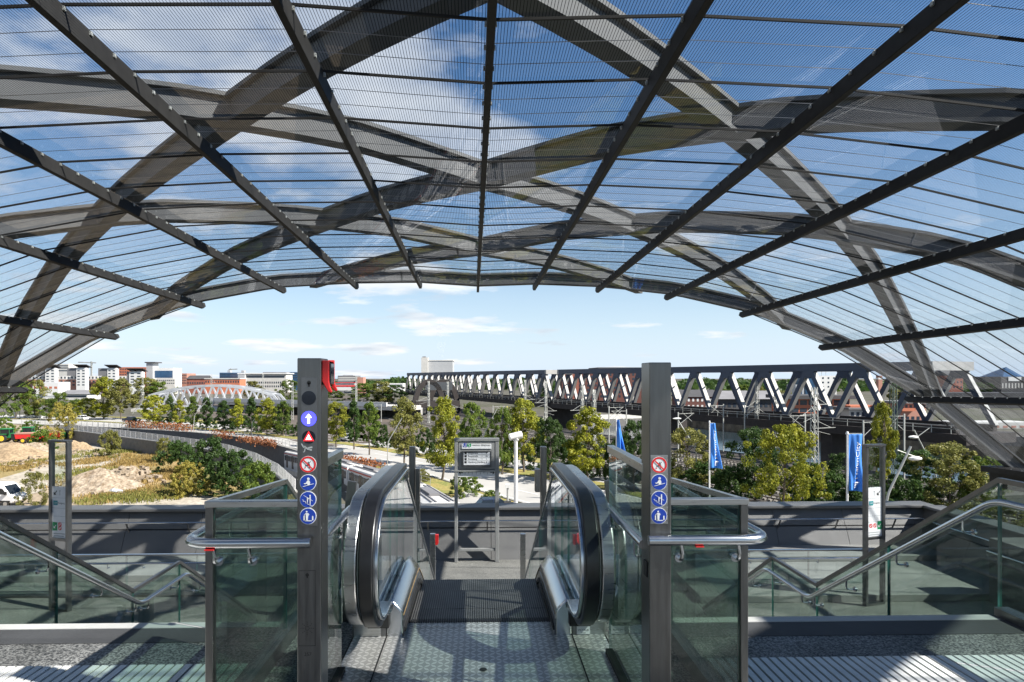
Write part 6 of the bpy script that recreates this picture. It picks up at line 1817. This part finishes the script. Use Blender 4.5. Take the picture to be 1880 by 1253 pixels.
# white lamp column
Y = 46; p = W(947,940,Y); t = thing('lamp_column','white round lamp column with drum head right of the departures board','street lamp',(p.x,p.y,0)); h = W(947,800,Y).z
m = MB(); m.cone((0,0,0),(0,0,h-.1),.16,.13,12); m.build('pole', M['white'], t, True)
m = MB(); a = W(935,806,Y); b = W(958,803,Y); m.cone((a.x-p.x,-.1,h-.12),(b.x-p.x,.1,h+.06),.25,.27,16); m.cone((-.1,0,h-.45),(.1,0,h-.2),.14,.2,12); m.build('drum_head', M['white'], t, True, bevel=.03)
p = W(932,940,44); t = thing('signal_post','small steel signal post with white top beside the lamp column','signal',(p.x,p.y,0)); h = W(932,896,44).z
m = MB(); m.cone((0,0,0),(0,0,h),.09,.07,8); m.build('post', M['mast'], t, True)
m = MB(); m.box(-.22,.22,-.12,.12,h-1.3,h-.9); m.build('signal_box', M['steel_dark'], t); m = MB(); m.box(-.15,.15,-.12,.12,h,h+.25); m.build('top_box', M['white'], t)
# warning triangle
p = G(1123,878); u = mpp(p); t = thing('warning_sign','red and white triangular warning sign left of the first banner','road sign',p); z = 28*u
m = MB(); m.cone((0,0,0),(0,0,z+.5),.04,.04,8); m.build('post', M['mast'], t)
m = MB(); m.slab([(-5.6*u,z),(5.6*u,z),(0,z+11*u)], 1, -.08, -.05, 0); m.v = m.v; k = len(m.f)
m.poly([(-3.4*u,-.085,z+1.4*u),(3.4*u,-.085,z+1.4*u),(0,-.085,z+8*u)], 1); m.build('triangle', [M['red_sign'], M['white_sign']], t)
# banners
def banner(px_pole, foot, top, y0, y1, xr0, xr1, dep, words, label, wave, tz=0):
    p = W(px_pole, foot, dep); t = thing('banner', label, 'banner', (p.x,p.y,0)); O = Vector((p.x,p.y,0)); u = mpp(p)
    h = W(px_pole, top, dep).z
    m = MB(); m.cone((0,0,0),(0,0,h),.085,.055,10); m.cone((0,0,h-.05),(0,0,h+.12),.11,.05,10); m.build('pole', M['white'], t, True)
    z1 = W(0,y0,dep).z; z0 = W(0,y1,dep).z; Wt = (xr0-px_pole)*u; Wb = (xr1-px_pole)*u
    m = MB(); m.beam((0,0,z1+.03),(Wt*1.0,-.0,z1+.03),.05,.05); m.build('top_arm', M['mast'], t)
    def S_(a, b):   # cloth point: a along width, b down
        w_ = Wt + (Wb-Wt)*b; g = wave
        return Vector((.07+a*w_*(1-.06*g*b), -.04+g*.32*(math.sin(a*7+b*4)*.55+math.sin(a*15-b*3)*.25)*a**.4*(.35+b), z1-(z1-z0)*b - g*.10*a*b*b))
    n, k = 26, 40; m = MB()
    for j in range(k+1):
        for i in range(n+1): m.v.append(tuple(S_(i/n, j/k)))
    for j in range(k):
        for i in range(n): q = j*(n+1)+i; m.f.append((q,q+n+1,q+n+2,q+1)); m.m.append(0)
    o = m.build('cloth', M['flag'], t, True, auto=80); sm = o.modifiers.new('thickness','SOLIDIFY'); sm.thickness = .012
    if words:
        cu = MB(); cu.text(words, 1.0, (0,0,0), (1,0,0), (0,1,0), 0, 'LEFT'); xs = [v[0] for v in cu.v]; mx = max(xs)
        # refine big letter faces so that they can follow the folds
        bm = bmesh.new(); vs = [bm.verts.new(v) for v in cu.v]
        for f in cu.f:
            try: bm.faces.new([vs[i] for i in f])
            except ValueError: pass
        bmesh.ops.triangulate(bm, faces=bm.faces[:]); bmesh.ops.subdivide_edges(bm, edges=[e for e in bm.edges if e.calc_length() > .25], cuts=1)
        bmesh.ops.triangulate(bm, faces=bm.faces[:])
        bm.verts.ensure_lookup_table(); bm.verts.index_update(); m = MB()
        for v in bm.verts:
            b_ = .80 - v.co.x/mx*.66; a_ = .62 - v.co.y*.42
            q = S_(a_, b_); m.v.append((q.x, q.y-.035, q.z))
        for f in bm.faces: m.f.append(tuple(x.index for x in f.verts)); m.m.append(0)
        bm.free()
        # emblem block at the lower end: a few short bars
        for r_ in range(4):
            b0 = .84+.03*r_; q = [S_(.42,b0),S_(.80-.05*r_,b0),S_(.80-.05*r_,b0+.018),S_(.42,b0+.018)]
            m.poly([(v.x,v.y-.035,v.z) for v in q])
        m.build('lettering', M['white_sign'], t)
banner(1131.5,885,770,773,842,1136,1150,70,'','narrow furled blue banner on a white pole left of the right sign pillar',1.6)
banner(1302.5,905,775,780,864,1312,1325,62,'HafenCity','blue banner with white lettering blowing right of the right sign pillar',.9)
banner(1555.5,950,796,801,908,1582,1582,40,'HafenCity','large blue banner with white lettering beside the right information stand',.8)
# ================================================================== LIGHT, SKY, CAMERA
SUN_AZ = R(112); SUN_EL = R(42)          # clockwise from the view axis
sd = Vector((math.sin(SUN_AZ)*math.cos(SUN_EL), math.cos(SUN_AZ)*math.cos(SUN_EL), math.sin(SUN_EL)))
la = bpy.data.lights.new('sun', 'SUN'); la.energy = 5.0; la.angle = R(.5); la.color = (1.0,.94,.85)
so = bpy.data.objects.new('sun', la); COL.objects.link(so); so.rotation_euler = sd.to_track_quat('Z', 'Y').to_euler(); so.location = (60,0,80)
w = bpy.data.worlds.new('World'); S.world = w; w.use_nodes = True; nt = w.node_tree; nt.nodes.clear()
out = nt.nodes.new('ShaderNodeOutputWorld'); bg = nt.nodes.new('ShaderNodeBackground')
sky = nt.nodes.new('ShaderNodeTexSky'); sky.sky_type = 'NISHITA'; sky.sun_disc = False
sky.sun_elevation = SUN_EL; sky.sun_rotation = SUN_AZ; sky.altitude = 20; sky.air_density = 1.0; sky.dust_density = .25; sky.ozone_density = 1.2
tc = nt.nodes.new('ShaderNodeTexCoord'); sp = nt.nodes.new('ShaderNodeSeparateXYZ'); nt.links.new(tc.outputs['Generated'], sp.inputs[0])
zz = mth(nt, 'ADD', mth(nt, 'MAXIMUM', sp.outputs[2], 0.0), .10)
cb = nt.nodes.new('ShaderNodeCombineXYZ')
nt.links.new(mth(nt, 'DIVIDE', sp.outputs[0], zz), cb.inputs[0]); nt.links.new(mth(nt, 'DIVIDE', sp.outputs[1], zz), cb.inputs[1])
cb.inputs[2].default_value = 3.7
n1 = noise(nt, cb.outputs[0], .80, 10, .56)
bias = mth(nt, 'MULTIPLY', sp.outputs[0], -.12)      # more cloud toward the left
low = mth(nt, 'MULTIPLY', mth(nt, 'SUBTRACT', 1.0, mth(nt, 'MULTIPLY', sp.outputs[2], 3.2), clamp=True), -.05)
v = mth(nt, 'ADD', mth(nt, 'ADD', n1, bias), low)
cf = ramp(nt, v, [(.52, 0.0), (.59, .75), (.72, 1.0)])
shade = ramp(nt, noise(nt, cb.outputs[0], 2.0, 5, .5), [(.32, (5.6,6.0,6.7)), (.66, (9.8,9.7,9.5))])
wisp = ramp(nt, noise(nt, cb.outputs[0], .5, 8, .66), [(.48, 0.0), (.85, .16)])
hz = mth(nt, 'POWER', mth(nt, 'SUBTRACT', 1.0, mth(nt, 'MULTIPLY', mth(nt, 'MAXIMUM', sp.outputs[2], 0.0), 2.2), clamp=True), 2.6)
hs = nd(nt, 'ShaderNodeHueSaturation'); hs.inputs['Saturation'].default_value = 1.2; hs.inputs['Value'].default_value = 1.15; nt.links.new(sky.outputs[0], hs.inputs['Color'])
s1 = mixc(nt, mth(nt, 'MULTIPLY', hz, .95), hs.outputs[0], (5.9,7.2,8.9))
c0 = mixc(nt, wisp, s1, (6.4,7.4,8.8))
col = mixc(nt, mth(nt, 'MULTIPLY', cf, .92), c0, shade)
nt.links.new(col, bg.inputs[0]); bg.inputs[1].default_value = .05
nt.links.new(bg.outputs[0], out.inputs[0])

cd = bpy.data.cameras.new('camera'); co_ = bpy.data.objects.new('camera', cd); COL.objects.link(co_)
cd.sensor_width = 36; cd.sensor_fit = 'HORIZONTAL'; cd.lens = FPX/1880*36
cd.shift_x = (940-CX)/1880; cd.shift_y = (HY-626.5)/1880
cd.clip_start = .05; cd.clip_end = 9000
co_.location = (0,0,CZ); co_.rotation_euler = (PI/2, 0, -YAW)
S.camera = co_
S.view_settings.view_transform = 'Standard'; S.view_settings.look = 'None'; S.view_settings.gamma = 1
S.view_settings.exposure = 1.3
S.cycles.max_bounces = 9; S.cycles.transparent_max_bounces = 28; S.cycles.glossy_bounces = 4; S.cycles.diffuse_bounces = 3; S.cycles.transmission_bounces = 4
S.cycles.caustics_reflective = False; S.cycles.caustics_refractive = False
S.cycles.sample_clamp_indirect = 6
try:
    S.cycles.use_denoising = True; S.cycles.denoiser = 'OPENIMAGEDENOISE'
except Exception: pass
